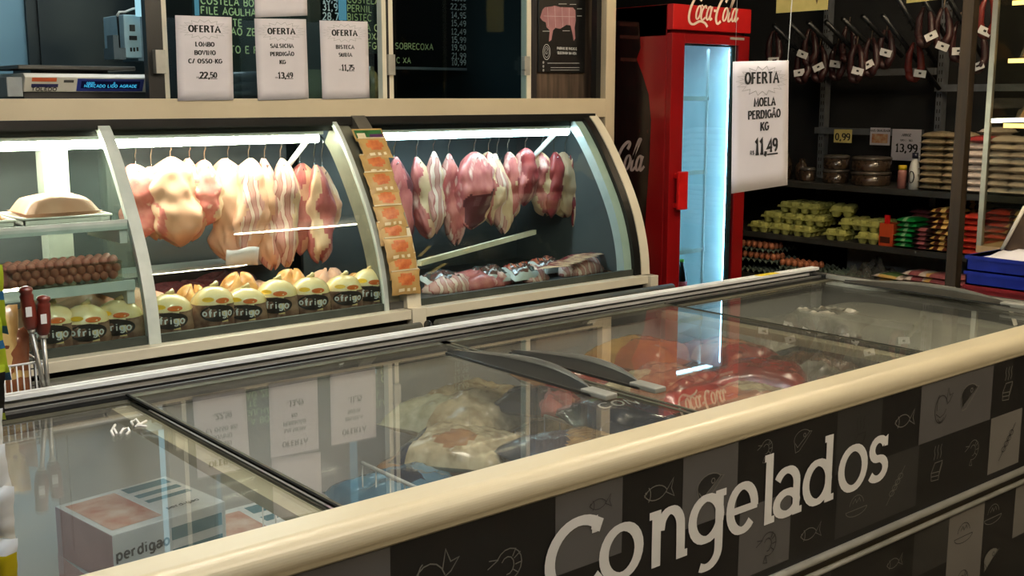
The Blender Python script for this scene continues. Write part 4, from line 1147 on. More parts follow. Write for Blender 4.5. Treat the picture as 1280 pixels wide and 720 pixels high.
for i, (a, b, w_, m_, lb) in enumerate(((600, 316, .26, m_pink, 'pile of pink meat slices under the slanting bar in the right case'), (560, 330, .2, m_rib, 'streaky meat slices at the left of the right case'), (655, 312, .18, m_rib, 'fatty meat pieces in the middle of the right case'), (725, 304, .26, m_rib, 'bacon slab with pale stripes at the right end of the right case'), (765, 300, .16, m_dark, 'dark piece of meat in the right rear corner of the right case'))):
    lump('meat_cut', lb, 'meat', a, b + 6, 3.12, w_, .16, .05, m_, 60 + i, rough_=.3)
for i in range(7):
    p = at(690 + i * 9, 306 - i * 0.6, Y=3.03)
    mb = MB(); mb.pillow(.15, .035, .006, 10, 4, i, lambda u, v, s: 1 if abs(v) < .4 else 0, .3, .5)
    T = Matrix.Translation((p[0], 3.02 + .01 * i, ZD + .052 + .003 * i)) @ Matrix.Rotation(-.15 + .12 * math.sin(i * 2), 4, 'Z')
    mb.v = [T @ q_ for q_ in mb.v]
    tag(mb.build('bacon_slice', [m_fat, m_red]), 'bacon strip laid over the slab at the right end of the right case', 'bacon', 'bacon strips')

# ---------------------------------------------------------------- seasoning packets clipped down the upright
kraft = M('packet_gold', (196, 164, 104), (172, 138, 84), rough=.35, scale=10)
food_o = M('packet_food', (214, 130, 70), (186, 92, 50), rough=.4, scale=30, c3=(236, 190, 120))
gold_d = M('packet_print', (232, 222, 190), (220, 206, 170), rough=.4)
pk_green = M('packet_green', (48, 110, 56), (36, 92, 46), rough=.4)
pk_purple = M('packet_purple', (88, 44, 96), (70, 36, 80), rough=.4)


def cpt(f):
    f = max(0, min(.9999, f)) * (len(CV) - 1); k = int(f); u = f - k
    return CV[k][0] + (CV[k + 1][0] - CV[k][0]) * u, CV[k][1] + (CV[k + 1][1] - CV[k][1]) * u


NP = 9
for i in range(NP + 1):
    f = .775 - i * .070
    (y, z), (yb, zb_) = cpt(f), cpt(f - .08)
    up_ = Vector((0, y - yb, z - zb_)).normalized(); ux = Vector((1, 0, 0)); nn = ux.cross(up_)
    X_ = at(458 + i * 4.9 + 1.5 * math.sin(i * 1.9), 190 + i * 16.2, Y=y)[0]
    org = Vector((X_, y, z)) + nn * (.022 + .0045 * (i % 2))
    T = Matrix(((ux[0], up_[0], nn[0], org[0]), (ux[1], up_[1], nn[1], org[1]), (ux[2], up_[2], nn[2], org[2]), (0, 0, 0, 1)))
    if i == 0:
        o = thing('header_card', 'green and purple header card at the top of the hanging seasoning packets', 'card', org)
        mb = MB(); mb.T = T; mb.box((-.056, -.022, 0), (.056, .026, .002)); mb.T = None; mb.build('card', kraft, o)
        mb = MB(); mb.T = T; mb.box((-.05, -.018, .002), (.0, .02, .003), 0); mb.box((.0, -.018, .002), (.05, .004, .003), 1); mb.box((-.02, .004, .002), (.05, .02, .003), 0); mb.box((-.045, -.012, .003), (-.015, .008, .0035), 2); mb.T = None; mb.build('printing', [pk_green, pk_purple, gold_d], o)
        continue
    o = thing('seasoning_packet', 'gold seasoning packet with orange picture, %s from the top of the strip' % ORD[i - 1], 'packet', org, 'seasoning packets on the upright')
    mb = MB(); mb.pillow(.108, .078, .006, 10, 8, i, lambda u, v, s: (1 if (u / .72) ** 2 + ((v - .25) / .42) ** 2 < 1 and s > 0 else (2 if -.72 < v < -.42 and abs(u) < .62 and s > 0 and int((u + 1) * 14) % 2 else 0)), .25, .4)
    mb.v = [T @ (Matrix.Rotation(.05 * math.sin(i * 2.7), 4, 'Z') @ p) for p in mb.v]
    mb.build('packet', [kraft, food_o, gold_d], o)
    mb = MB(); mb.T = T; mb.box((-.05, .036, .002), (.05, .0395, .006)); mb.T = None; mb.build('seal', gold_d, o)
# ================================================================== PRICE SHEETS ON THE PARTITION
def sheet(name, label, tl, tr, bl, Y, lines, burst=True, m=paper):
    A, B, Cc = at(*tl, Y=Y), at(*tr, Y=Y), at(*bl, Y=Y)
    W = (B - A).length; Hh = (Cc - A).length
    ux = (B - A).normalized(); uy = (A - Cc).normalized()
    return sheet3(name, label, Cc, ux, uy, W, Hh, lines, burst, m)


def sheet3(name, label, O, ux, uy, W, Hh, lines, burst=True, m=paper, curl=.002, th=.0012):
    o = thing(name, label, 'price sheet', O + ux * W / 2)
    n = ux.cross(uy).normalized(); N = 8

    def fn(x, y, d=0.0): return O + ux * x + uy * y + n * (d + curl * math.sin(math.pi * x / W) * (1 - y / Hh * .5))
    V = []
    for j in range(N + 1):
        for i in range(N + 1): V.append(fn(W * i / N, Hh * j / N, 0))
    b = len(V)
    for j in range(N + 1):
        for i in range(N + 1): V.append(fn(W * i / N, Hh * j / N, -th))
    Fc = []
    for j in range(N):
        for i in range(N):
            a = j * (N + 1) + i; Fc.append((a, a + 1, a + N + 2, a + N + 1)); Fc.append((b + a, b + a + N + 1, b + a + N + 2, b + a + 1))
    for i in range(N):
        Fc += [(i + 1, i, b + i, b + i + 1)]; t = N * (N + 1) + i; Fc += [(t, t + 1, b + t + 1, b + t)]
        l = i * (N + 1); Fc += [(l, l + N + 1, b + l + N + 1, b + l)]; r = l + N; Fc += [(r + N + 1, r, b + r, b + r + N + 1)]
    MB().add(V, Fc, 0, True).build('sheet', m, o)
    F2 = lambda x, y: fn(x, y, .0007)
    if burst:
        mb = MB(); pts = []; k = 18
        for i in range(2 * k + 1):
            a = math.pi * i / k; r = 1 if i % 2 == 0 else .72
            pts.append((W * (.5 + .46 * r * math.cos(a)), Hh * (.845 + .115 * r * math.sin(a))))
        ribbon(mb, pts, W * .006, W * .006, F2); mb.build('starburst', greyink, o)
    if lines:
        mb = MB()
        for ln in lines:
            s_, yy, hh, kind = ln[:4]; al = ln[4] if len(ln) > 4 else .5
            if kind == 'price':
                big = hh; i_, d_ = s_.split(',')
                wa = text_w(i_ + ',', .12) * big; x0 = W * al - (wa + text_w(d_, .12) * big * .95) / 2 + big * .25
                text(mb, 'R$', F2, x0 - big * .12, yy * Hh, big * .28, .2, .12, False, 'r')
                text(mb, i_ + ',', F2, x0, yy * Hh, big, .33, .16, True, 'l', gap=.12)
                x1 = x0 + wa + big * .1
                w2 = text(mb, d_, F2, x1, yy * Hh + big * .1, big * .86, .30, .15, True, 'l', gap=.12)
                ribbon(mb, [(x1 - big * .05, yy * Hh - big * .1), (x1 + w2 + big * .08, yy * Hh - big * .1)], big * .1, big * .1, F2)
            else:
                text(mb, s_, F2, W * al, yy * Hh, hh * 1.06, .34, .17, True, 'c', gap=.26)
        mb.build('lettering', ink, o)
    return o


Q = .0155
sheet('price_sheet', 'white price sheet reading OFERTA LOMBO BOVINO 22,50, left one of the row', (219, 19), (289.5, 21.5), (222.5, 126), YP - .004,
      [('OFERTA', .815, .017, 't'), ('LOMBO', .645, .0115, 't'), ('BOVINO', .545, .0115, 't'), ('C/ OSSO-KG', .445, .0115, 't'), ('22,50', .265, .018, 'price', .52)])
sheet('price_sheet', 'white price sheet reading OFERTA SALSICHA 13,49, middle one of the row', (318, 23), (382.5, 24), (322.5, 125.5), YP - .004,
      [('OFERTA', .815, .016, 't'), ('SALSICHA', .645, .0108, 't'), ('PERDIGÃO', .545, .0108, 't'), ('KG', .445, .0108, 't'), ('13,49', .265, .018, 'price', .52)])
sheet('price_sheet', 'white price sheet reading OFERTA BISTECA SUINA 11,75, right one of the row', (399.5, 25.5), (459.5, 27), (403, 124), YP - .004,
      [('OFERTA', .815, .016, 't'), ('BISTECA', .645, .0108, 't'), ('SUINA', .545, .0108, 't'), ('11,75', .365, .018, 'price', .52)])
sheet('blank_sheet', 'blank white paper stuck above the middle price sheet', (316, -60), (382, -60), (319, 22), YP - .005, None, False)

KS = 1.0
# hanging sheet above the freezer
def dp(px, py, d): return CAM + RM @ Vector(((px - 640) / F, (py - 360) / F, 1)) * d
TL, TR, BL = dp(916.5, 77, 2.53), dp(986, 75.5, 2.68), dp(914.5, 242, 2.52)
ux = (TR - TL).normalized(); uy = (TL - BL); uy = (uy - ux * uy.dot(ux) * .0).normalized()
W, Hh = (TR - TL).length, (TL - BL).length
hs = sheet3('hanging_price_sheet', 'white price sheet hanging on strings over the freezer, reading OFERTA MOELA 11,49', BL, ux, uy, W, Hh,
            [('OFERTA', .828, .0225, 't'), ('MOELA', .65, .0165, 't', .55), ('PERDIGÃO', .553, .0165, 't', .55), ('KG', .458, .0165, 't', .55), ('11,49', .275, .033, 'price', .55)])
for s_ in hs.children:
    pass
mb = MB(); top = Vector((TR[0], TR[1], 3.15)); mb.tube([TR - ux * .004, dp(990, 0, 2.69), top + Vector((.02, 0, 0))], .0011, 5); mb.tube([TL + ux * .008, Vector((TL[0], TL[1], 3.15))], .0005, 5)
mb.build('hanging_string', M('white_string', (225, 225, 220), (205, 205, 200)), hs)
yel_paper = M('yellow_paper', (226, 208, 130), (214, 196, 116), rough=.8)
def board(name, label, X, p0, p1, hup, cat='sign', m=yel_paper, arrow=False):
    a = at(*p0, X=X); b = at(*p1, X=X); u = (b - a); u = u.normalized(); v = Vector((0, 0, 1)); n = u.cross(v)
    mb = MB(); c = [a, b, b + v * hup, a + v * hup]; mb.add(c + [p + Vector((.004, 0, 0)) for p in c], [(0, 1, 2, 3), (7, 6, 5, 4), (1, 0, 4, 5), (2, 1, 5, 6), (3, 2, 6, 7), (0, 3, 7, 4)])
    o = thing(name, label, cat, a); mb.build('card', m, o)
    if arrow:
        F3 = lambda x, y: a + u * x + v * y + n * .001
        mb = MB(); L_ = (b - a).length; mb.add([F3(L_ * .80, .03), F3(L_ * .76, .075), F3(L_ * .84, .075)], [(0, 1, 2)]); mb.add([F3(L_ * .785, .075), F3(L_ * .815, .075), F3(L_ * .815, .18), F3(L_ * .785, .18)], [(0, 1, 2, 3)]); mb.build('arrow', M('brown_ink', (120, 90, 50), (100, 76, 40)), o)
    return o
board('hanging_sign', 'yellow card hanging above the white sheet with a brown arrow', 5.2, (970, 16.5), (1034, 12), .35, arrow=True)
board('hanging_sign', 'yellow card hanging at the top beside the wooden post', 5.2, (1133, 4), (1178, -1), .35)

# ================================================================== BUTCHER'S ROOM
KS = KC
# scale on the counter
sc = thing('price_scale', 'cream electronic weighing scale with blue display and dark platter behind the counter window', 'scale', at(108, 126, Y=3.55))
YS = 3.52
def SX(px, py=105, Y=YS): return at(px, py, Y=Y)
scale_m = M('scale_cream', (226, 222, 206), (216, 212, 196), rough=.4)
a = SX(30, 92); b = SX(190, 120)
z0, z1 = 1.622, at(30, 91, Y=YS)[2]
mb = MB(); mb.prism([(YS + .02, z0 - .005), (YS - .005, z1 - .012), (YS + .012, z1), (YS + .34, z1), (YS + .34, z0 - .005)], (a[0] - .0, b[0] - .004), lambda u, v, w_: (w_, u, v)); mb.build('housing', scale_m, sc, bevel=.004)
mb = MB(); mb.box((a[0] - .045, YS + .02, z0 - .02), (a[0], YS + .3, z1 - .012)); mb.build('side_module', M('scale_grey', (160, 166, 166), (146, 152, 152)), sc, bevel=.004)
MB().box((a[0] + .005, YS + .03, z0 - .03), (b[0] - .006, YS + .32, z0 - .004)).build('foot_skirt', blackp, sc)
mb = MB(); mb.box((a[0] - .01, YS + .02, z1 + .012), (b[0] - .04, YS + .36, z1 + .024)); mb.build('platter', greyp, sc, bevel=.004)
mb = MB(); mb.box((a[0] + .05, YS + .1, z1), (b[0] - .1, YS + .28, z1 + .013)); mb.build('platter_support', blackp, sc)
# sloped front plane
pa = Vector((0, YS + .02, z0 - .005)); pb = Vector((0, YS - .005, z1 - .012)); sl = (pb - pa).normalized()
FS = lambda x, y: Vector((x, pa[1], pa[2])) + sl * y + Vector((0, -.0016, 0))
FS2 = lambda x, y: Vector((x, pa[1], pa[2])) + sl * y + Vector((0, -.0028, 0))
hF = (pb - pa).length
d0, d1 = SX(97)[0], SX(180)[0]
mb = MB(); mb.add([FS(d0, hF * .06), FS(d1, hF * .06), FS(d1, hF * .92), FS(d0, hF * .92)], [(0, 1, 2, 3)], 0); mb.add([FS2(d0 + .012, hF * .26), FS2(d1 - .012, hF * .26), FS2(d1 - .012, hF * .76), FS2(d0 + .012, hF * .76)], [(0, 1, 2, 3)], 1)
mb.build('display_panel', [M('display_blue', (48, 62, 140), (40, 54, 128), rough=.3), M('display_dark', (12, 20, 74), (10, 16, 62), rough=.15)], sc)
FS3 = lambda x, y: Vector((x, pa[1], pa[2])) + sl * y + Vector((0, -.0036, 0))
mb = MB(); text(mb, '0000', FS3, d0 + .04, hF * .54, .0075, .16); text(mb, '0', FS3, (d0 + d1) / 2 + .01, hF * .54, .0075, .16); text(mb, 'MERCADO LIDO AGRADE', FS3, (d0 + d1) / 2, hF * .33, .0095, .16, gap=.22)
mb.build('display_text', E('display_cyan', (70, 190, 240), 1.1), sc)
l0, l1 = SX(40)[0], SX(71)[0]
mb = MB(); mb.add([FS(l0, hF * .70), FS(l1, hF * .70), FS(l1, hF * .96), FS(l0, hF * .96)], [(0, 1, 2, 3)], 0); mb.add([FS(l0, hF * .32), FS(l1 + .006, hF * .32), FS(l1 + .006, hF * .54), FS(l0, hF * .54)], [(0, 1, 2, 3)], 1)
mb.build('badge', [M('badge_orange', (226, 112, 64), (210, 96, 52)), M('badge_navy', (44, 44, 92), (36, 36, 80))], sc)
mb = MB(); text(mb, 'TOLEDO', FS2, (l0 + l1) / 2 + .002, hF * .08, .011, .22, sx=1.25); mb.build('lettering', ink, sc)
k0 = SX(80)[0]; mb = MB(); mb.add([FS(k0, hF * .64), FS(k0 + .03, hF * .64), FS(k0 + .03, hF * .82), FS(k0, hF * .82)], [(0, 1, 2, 3)]); mb.build('plate', greyp, sc)

# wall box with cable and the bright strip beside it
wb = thing('wall_dispenser', 'white and blue wall box with small buttons and a white cable at the left window', 'wall box', at(160, 72, Y=4.05))
YW = 4.05
a = at(157, 72, Y=YW); b = at(175, 19, Y=YW)
mb = MB(); mb.box((a[0], YW, a[2]), (b[0], YW + .2, b[2])); mb.build('front_case', M('box_pale_blue', (196, 226, 236), (182, 214, 226), rough=.4), wb, bevel=.004)
a2 = at(174.5, 76, Y=YW); b2 = at(191, 19, Y=YW)
mb = MB(); mb.box((a2[0], YW + .01, a2[2]), (b2[0], YW + .16, b2[2])); mb.build('side_case', M('box_grey_blue', (120, 140, 152), (108, 128, 140)), wb)
a3 = at(143, 74, Y=YW); b3 = at(157, 60, Y=YW); mb = MB(); mb.box((a3[0], YW, a3[2]), (b3[0], YW + .1, b3[2])); a3 = at(142, 60, Y=YW); b3 = at(148, 44, Y=YW); mb.box((a3[0], YW, a3[2]), (b3[0], YW + .06, b3[2])); mb.build('bracket', M('bracket_grey', (104, 116, 122), (92, 104, 110)), wb)
mb = MB()
for c_, r in (((165, 35), (3, 4)), ((166, 47.5), (4.6, 2.6)), ((163.5, 62), (.9, 2.5)), ((167.5, 62), (.9, 2.5)), ((171.5, 61.5), (.9, 2.5))):
    u = at(c_[0] - r[0], c_[1] + r[1], Y=YW); v = at(c_[0] + r[0], c_[1] - r[1], Y=YW); mb.box((u[0], YW - .006, u[2]), (v[0], YW, v[2]))
mb.build('button', blackp, wb, bevel=.002)
mb = MB(); mb.tube([at(x, y, Y=YW - .01) for x, y in ((146, 20), (149, 15), (156, 15), (166, 11), (174, 9.5))], .004, 6); mb.build('cable', white, wb)
mb = MB(); mb.tube([at(x, y, Y=YW + .05) for x, y in ((148, 18), (150, 40), (151, 62))], .008, 6); mb.build('black_hose', blackp, wb)
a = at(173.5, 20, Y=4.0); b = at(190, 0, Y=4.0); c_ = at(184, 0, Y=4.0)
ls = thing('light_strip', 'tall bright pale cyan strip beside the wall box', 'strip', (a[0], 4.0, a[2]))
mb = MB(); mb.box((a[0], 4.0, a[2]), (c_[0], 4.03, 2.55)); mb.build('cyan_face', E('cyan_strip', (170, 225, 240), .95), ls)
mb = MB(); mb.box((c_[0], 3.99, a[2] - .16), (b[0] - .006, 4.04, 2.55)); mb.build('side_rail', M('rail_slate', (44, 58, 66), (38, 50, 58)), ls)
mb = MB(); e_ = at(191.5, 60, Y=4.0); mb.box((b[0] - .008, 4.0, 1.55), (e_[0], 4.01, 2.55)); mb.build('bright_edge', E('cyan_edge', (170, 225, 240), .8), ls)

# menu boards
board_m = M('menu_board_green', (20, 36, 30), (14, 28, 24), rough=.3)
board_b = M('menu_board_black', (8, 10, 11), (6, 8, 9), rough=.25)
txt_y = M('menu_text_cream', (214, 226, 160), (204, 216, 150), rough=.8)
txt_w = M('menu_text_white', (232, 236, 232), (222, 226, 222), rough=.8)
YB = 4.3
def menu(name, label, x0, x1, yb, Y, m, frame, rows, fm):
    a = at(x0, yb, Y=Y); b = at(x1, yb, Y=Y)
    o = thing(name, label, 'menu board', a)
    mb = MB(); mb.box((a[0], Y, a[2]), (b[0], Y + .02, 2.5)); mb.build('board', m, o)
    if frame:
        mb = MB(); t = .012; mb.box((b[0] - t, Y - .006, a[2]), (b[0], Y, 2.5)); mb.box((a[0], Y - .006, a[2]), (b[0], Y, a[2] + t)); mb.build('board_frame', fm, o)
    my, mw = MB(), MB(); fn = plane((0, Y, 0), (1, 0, 0), (0, 0, 1), .002)
    for s_, px, py, h, c_, al in rows:
        p = at(px, py, Y=Y); text(my if c_ == 'y' else mw, s_, fn, p[0], p[2], h, .17, gap=.22, align=al, sx=.95)
    if my.v: my.build('item_lettering', txt_y, o)
    if mw.v: mw.build('price_lettering', txt_w, o)
    return o
h1 = .026
menu('menu_board', 'dark green menu board with cream item names behind the left price sheets', 246, 404, 130, 4.10, board_m, False,
     [('COSTELA BOVINA', 251, 4.5, h1, 'y', 'l'), ('FILE AGULHA', 251, 17, h1, 'y', 'l'), ('FILE SETE', 251, 31, h1, 'y', 'l'), ('CORACAO ZERO', 251, 42, h1, 'y', 'l'), ('FILE KE', 251, 54, h1, 'y', 'l'), ('LAGARTO E FORA', 251, 65, h1, 'y', 'l'),
      ('18,45', 403, 2, .028, 'w', 'l'), ('31,90', 403, 12.5, .028, 'w', 'l'), ('28,75', 403, 24.5, .028, 'w', 'l')], None)
menu('menu_board', 'menu board with item names behind the right price sheet', 433, 487, 66, 4.12, board_m, False,
     [('COSTELA S', 434, 3, h1, 'y', 'l'), ('PERNIL', 434, 14, h1, 'y', 'l'), ('BISTEC', 434, 25, h1, 'y', 'l'), ('PA OFSO', 452, 38, h1, 'y', 'l'), ('COXA', 452, 49, h1, 'y', 'l'), ('FG', 460, 61, h1, 'y', 'l')], None)
menu('menu_board', 'black menu board with grey frame and a column of white prices', 486, 586, 86.5, 4.3, board_b, True,
     [(p, 582, y, .025, 'w', 'r') for p, y in (('18,60', 1.5), ('22,25', 12.5), ('14,95', 23), ('15,49', 33), ('12,49', 43.5), ('15,99', 53.5), ('19,90', 63), ('21,99', 73.5), ('10,99', 81.5))] +
     [('FRANGO SOBRECOXA', 541, 62.5, .026, 'y', 'r'), ('C XA', 513, 79, .024, 'y', 'r')], M('frame_grey', (120, 126, 132), (108, 114, 120)))
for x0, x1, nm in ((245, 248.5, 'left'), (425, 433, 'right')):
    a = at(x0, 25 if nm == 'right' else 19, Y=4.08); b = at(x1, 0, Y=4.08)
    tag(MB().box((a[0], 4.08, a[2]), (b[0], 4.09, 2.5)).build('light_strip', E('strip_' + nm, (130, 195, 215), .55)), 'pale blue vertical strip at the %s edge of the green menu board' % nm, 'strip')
# bag rolls and clutter seen between the sheets
bagm = M('bag_roll_grey', (84, 92, 96), (44, 52, 58), rough=.35, scale=14, bump=.4)
for i, (x, y) in enumerate(((304, 98), (306, 108), (303, 118))):
    p = at(x, y, Y=3.7); mb = MB(); mb.tube([(p[0] - .08, 3.7, p[2]), (p[0] + .08, 3.72, p[2] + .006)], [.02, .022], 12)
    tag(mb.build('bag_roll', bagm), 'grey plastic bag roll behind the window, %s from the top' % ORD[i], 'bag roll', 'bag rolls')
p = at(395, 108, Y=3.6); tag(MB().box((p[0] - .028, 3.6, 1.592), (p[0] + .03, 3.66, p[2] + .06)).build('spice_box', M('spice_box_green', (110, 116, 88), (92, 100, 74), rough=.4)), 'dull green box standing between the middle and right price sheets', 'box')
p = at(468, 105, Y=3.6); mb = MB(); mb.lathe([(.004, 1.592), (.03, 1.593), (.032, 1.66), (.024, 1.69), (.012, 1.70), (.012, 1.715), (.002, 1.716)], (p[0], 3.62, 0), 16); tag(mb.build('jar', M('jar_olive', (120, 112, 70), (70, 64, 40), rough=.2, coat=.6, scale=20)), 'olive coloured jar right of the last price sheet', 'jar')

# meat chart on the wood column
Yp = 3.405
ch = thing('meat_chart', 'black wall chart with a pink cow cut diagram on the wood column', 'poster', at(702, 90, Y=Yp))
a = at(673.5, 90, Y=Yp); b = at(731, 90, Y=Yp)
MB().box((a[0], Yp, a[2]), (b[0], Yp + .008, 2.05)).build('board', blackp, ch, bevel=.002)
fc = plane((0, Yp, 0), (1, 0, 0), (0, 0, 1), .001); fc2 = plane((0, Yp, 0), (1, 0, 0), (0, 0, 1), .002)
def pxp(L_): return [(at(x, y, Y=Yp)[0], at(x, y, Y=Yp)[2]) for x, y in L_]
cow = pxp([(675, 22), (678, 12), (681, 9), (690, 8), (693, 7), (700, 9), (716, 9.5), (719, 13), (719.5, 25), (718, 35), (719, 48), (717, 51), (715, 40), (713, 32), (708, 31), (700, 36), (694, 35), (691, 38), (689, 50), (686, 52), (687, 38), (683, 34), (682, 28), (678, 26)])
mb = MB(); mb.add([fc(*p) for p in cow], [tuple(range(len(cow) - 1, -1, -1))]); mb.build('cow_picture', M('cow_pink', (176, 128, 132), (160, 110, 116), rough=.6), ch)
mb = MB()
for L_ in ([(684, 9), (685, 33)], [(693, 8), (694, 34)], [(702, 9), (703, 34)], [(711, 10), (711, 31)], [(679, 20), (718, 21)]): ribbon(mb, pxp(L_), .0015, .0015, fc2)
mb.build('cut_lines', M('cow_line', (210, 190, 190), (200, 180, 180)), ch)
mb = MB(); cx_, cz_ = pxp([(683, 65)])[0]; ribbon(mb, arc(cx_, cz_, .019, .03, 0, 360, 18), .002, .002, fc); ribbon(mb, arc(cx_, cz_, .013, .021, 0, 360, 18), .0015, .0015, fc)
fish_ = [arc(cx_, cz_ + .003, .007, .011, 20, 340, 10), [(cx_ - .006, cz_ - .008), (cx_ + .006, cz_ + .010)]]
for st in fish_: ribbon(mb, st, .0012, .0012, fc)
x_, z_ = pxp([(708, 64)])[0]; text(mb, 'PADRAO DE RACAS E', fc, x_ + .002, z_ + .006, .009, .2, gap=.2, sx=.8); text(mb, 'SELECIONADA SUA MESA', fc, x_ + .002, z_ - .012, .009, .2, gap=.2, sx=.66)
for y in (79, 84.5, 87.5): ribbon(mb, pxp([(688 if y > 80 else 684, y), (724, y)]), .0015, .0015, fc)
for (x, y, l) in ((698, 5, 10), (712, 5.5, 8), (721, 11, 6), (721, 20, 6), (678, 39, 9), (703, 38.5, 9)): ribbon(mb, pxp([(x, y), (x + l, y)]), .002, .002, fc)
for y in (78, 83, 88): ribbon(mb, arc(*pxp([(679, y)])[0], .003, .004, 0, 360, 6), .002, .002, fc)
mb.build('lettering', M('chart_white', (200, 204, 204), (190, 194, 194), rough=.7), ch)

# ================================================================== DRINKS COOLER
KS = 1.0
YC = 4.40
cx0, cx1 = at(838.5, 38, Y=YC)[0], at(936, 44, Y=YC)[0]
ck = thing('drinks_cooler', 'tall red drinks cooler with glass door, white script lettering and lit interior', 'drinks cooler', ((cx0 + cx1) / 2, YC + .35, 0))
zt = 2.12; zh = at(838, 38, Y=YC)[2]
mb = MB(); w_ = .035
mb.box((cx0, YC + .03, .1), (cx0 + w_, YC + .74, zt)); mb.box((cx1 - w_, YC + .03, .1), (cx1, YC + .74, zt)); mb.box((cx0, YC + .70, .1), (cx1, YC + .74, zt)); mb.box((cx0, YC + .03, .1), (cx1, YC + .74, .32)); mb.box((cx0, YC + .03, zh - .03), (cx1, YC + .74, zt))
mb.build('cabinet', red, ck, bevel=.004)
MB().box((cx0 + .02, YC + .06, 0), (cx1 - .02, YC + .7, .1)).build('plinth', blackp, ck)
cool_in = M('cooler_inner', (232, 242, 244), (222, 236, 240), rough=.5)
mb = MB(); mb.box((cx0 + w_, YC + .66, .32), (cx1 - w_, YC + .70, zh - .03)); mb.box((cx0 + w_, YC + .08, .32), (cx0 + w_ + .008, YC + .66, zh - .03)); mb.box((cx1 - w_ - .008, YC + .08, .32), (cx1 - w_, YC + .66, zh - .03)); mb.box((cx0 + w_, YC + .05, .318), (cx1 - w_, YC + .66, .325))
mb.build('inner_lining', cool_in, ck)
hd = MB().box((cx0, YC - .015, zh + .006), (cx1, YC + .03, zt)).build('header', M('header_red', (196, 30, 30), (184, 24, 26), rough=.35), ck, bevel=.004)
# door
zd0, zd1 = .34, zh - .012
gx0, gx1 = at(853.5, 100, Y=YC)[0], at(918, 100, Y=YC)[0]; gz1 = at(853, 54, Y=YC)[2]
dr = MB()
dr.box((cx0 + .002, YC - .01, zd0), (gx0, YC + .028, zd1)); dr.box((gx1 + .02, YC - .01, zd0), (cx1 - .002, YC + .028, zd1)); dr.box((gx0, YC - .01, gz1), (gx1 + .02, YC + .028, zd1)); dr.box((gx0, YC - .01, zd0), (gx1 + .02, YC + .028, zd0 + .05))
door = dr.build('door', red, ck, bevel=.003)
MB().box((gx0, YC, zd0 + .05), (gx1 + .02, YC + .012, gz1)).build('door_pane', GLASS('cooler_glass', (215, 238, 244), .05), door)
mb = MB(); mb.box((gx1 - .012, YC + .015, zd0 + .05), (gx1 + .02, YC + .03, gz1)); mb.box((gx0, YC + .015, zd0 + .05), (gx0 + .008, YC + .03, gz1)); mb.box((gx0, YC + .015, gz1 - .01), (gx1, YC + .03, gz1)); mb.build('door_gasket', greyp, door)
h0, h1_ = at(848, 215, Y=YC - .05), at(856, 262, Y=YC - .05)
mb = MB(); mb.box((h0[0], YC - .055, h1_[2]), (h1_[0] + .02, YC - .035, h0[2])); mb.box((h0[0] + .004, YC - .04, h1_[2] + .01), (h0[0] + .02, YC - .01, h1_[2] + .04)); mb.box((h0[0] + .004, YC - .04, h0[2] - .04), (h0[0] + .02, YC - .01, h0[2] - .01)); mb.build('door_handle', redbright, door, bevel=.006)
a = at(911, 46.5, Y=YC); b = at(928, 50.5, Y=YC); MB().box((a[0], YC - .014, b[2]), (b[0], YC - .0095, a[2])).build('badge', silver, door)
# inner lamp
MB().tube([(gx1 + .035, YC + .06, .45), (gx1 + .035, YC + .06, gz1 - .02)], .014, 10).build('lamp_tube', E('cooler_tube', (200, 236, 255), 26), ck)
MB().box((gx0 + .02, YC + .06, gz1 + .002), (gx1 - .04, YC + .12, gz1 + .02)).build('top_lamp', E('cooler_top_lamp', (215, 242, 255), 14), ck)
# wire shelves
wire_c = M('cooler_wire', (232, 236, 236), (220, 226, 226), rough=.4)
shz = [at(880, y, Y=YC + .15)[2] for y in (125, 216, 312)]
ylab = M('price_tag_yellow', (226, 230, 60), (214, 220, 40), rough=.6)
for k, z in enumerate(shz):
    mb = MB()
    for yy in (YC + .12, YC + .38, YC + .62): mb.tube([(cx0 + w_ + .01, yy, z), (gx1 - .10, yy, z)], .006, 6)
    for j in range(12): xx = cx0 + w_ + .02 + j * (gx1 - .12 - cx0 - w_) / 11; mb.tube([(xx, YC + .12, z), (xx, YC + .62, z)], .003, 5)
    mb.box((cx0 + w_ + .01, YC + .105, z - .004), (gx1 - .10, YC + .112, z + .022))
    s_ = mb.build('wire_shelf', wire_c, ck)
    if k != 1: MB().box((gx0 + .006, YC + .098, z - .004), (gx0 + .10, YC + .104, z + .024)).build('price_tag', ylab, s_)
mb = MB()
for j in range(26): mb.box((gx1 - .125, YC + .10, .5 + j * .05), (gx1 - .115, YC + .11, .53 + j * .05))
mb.box((gx1 - .118, YC + .105, .4), (gx1 - .108, YC + .12, gz1 - .02)); mb.build('shelf_upright', wire_c, ck)
a = at(866, 80, Y=YC + .65); b = at(877, 88, Y=YC + .65); MB().box((a[0], YC + .65, b[2]), (b[0], YC + .66, a[2])).build('thermostat', greyp, ck)
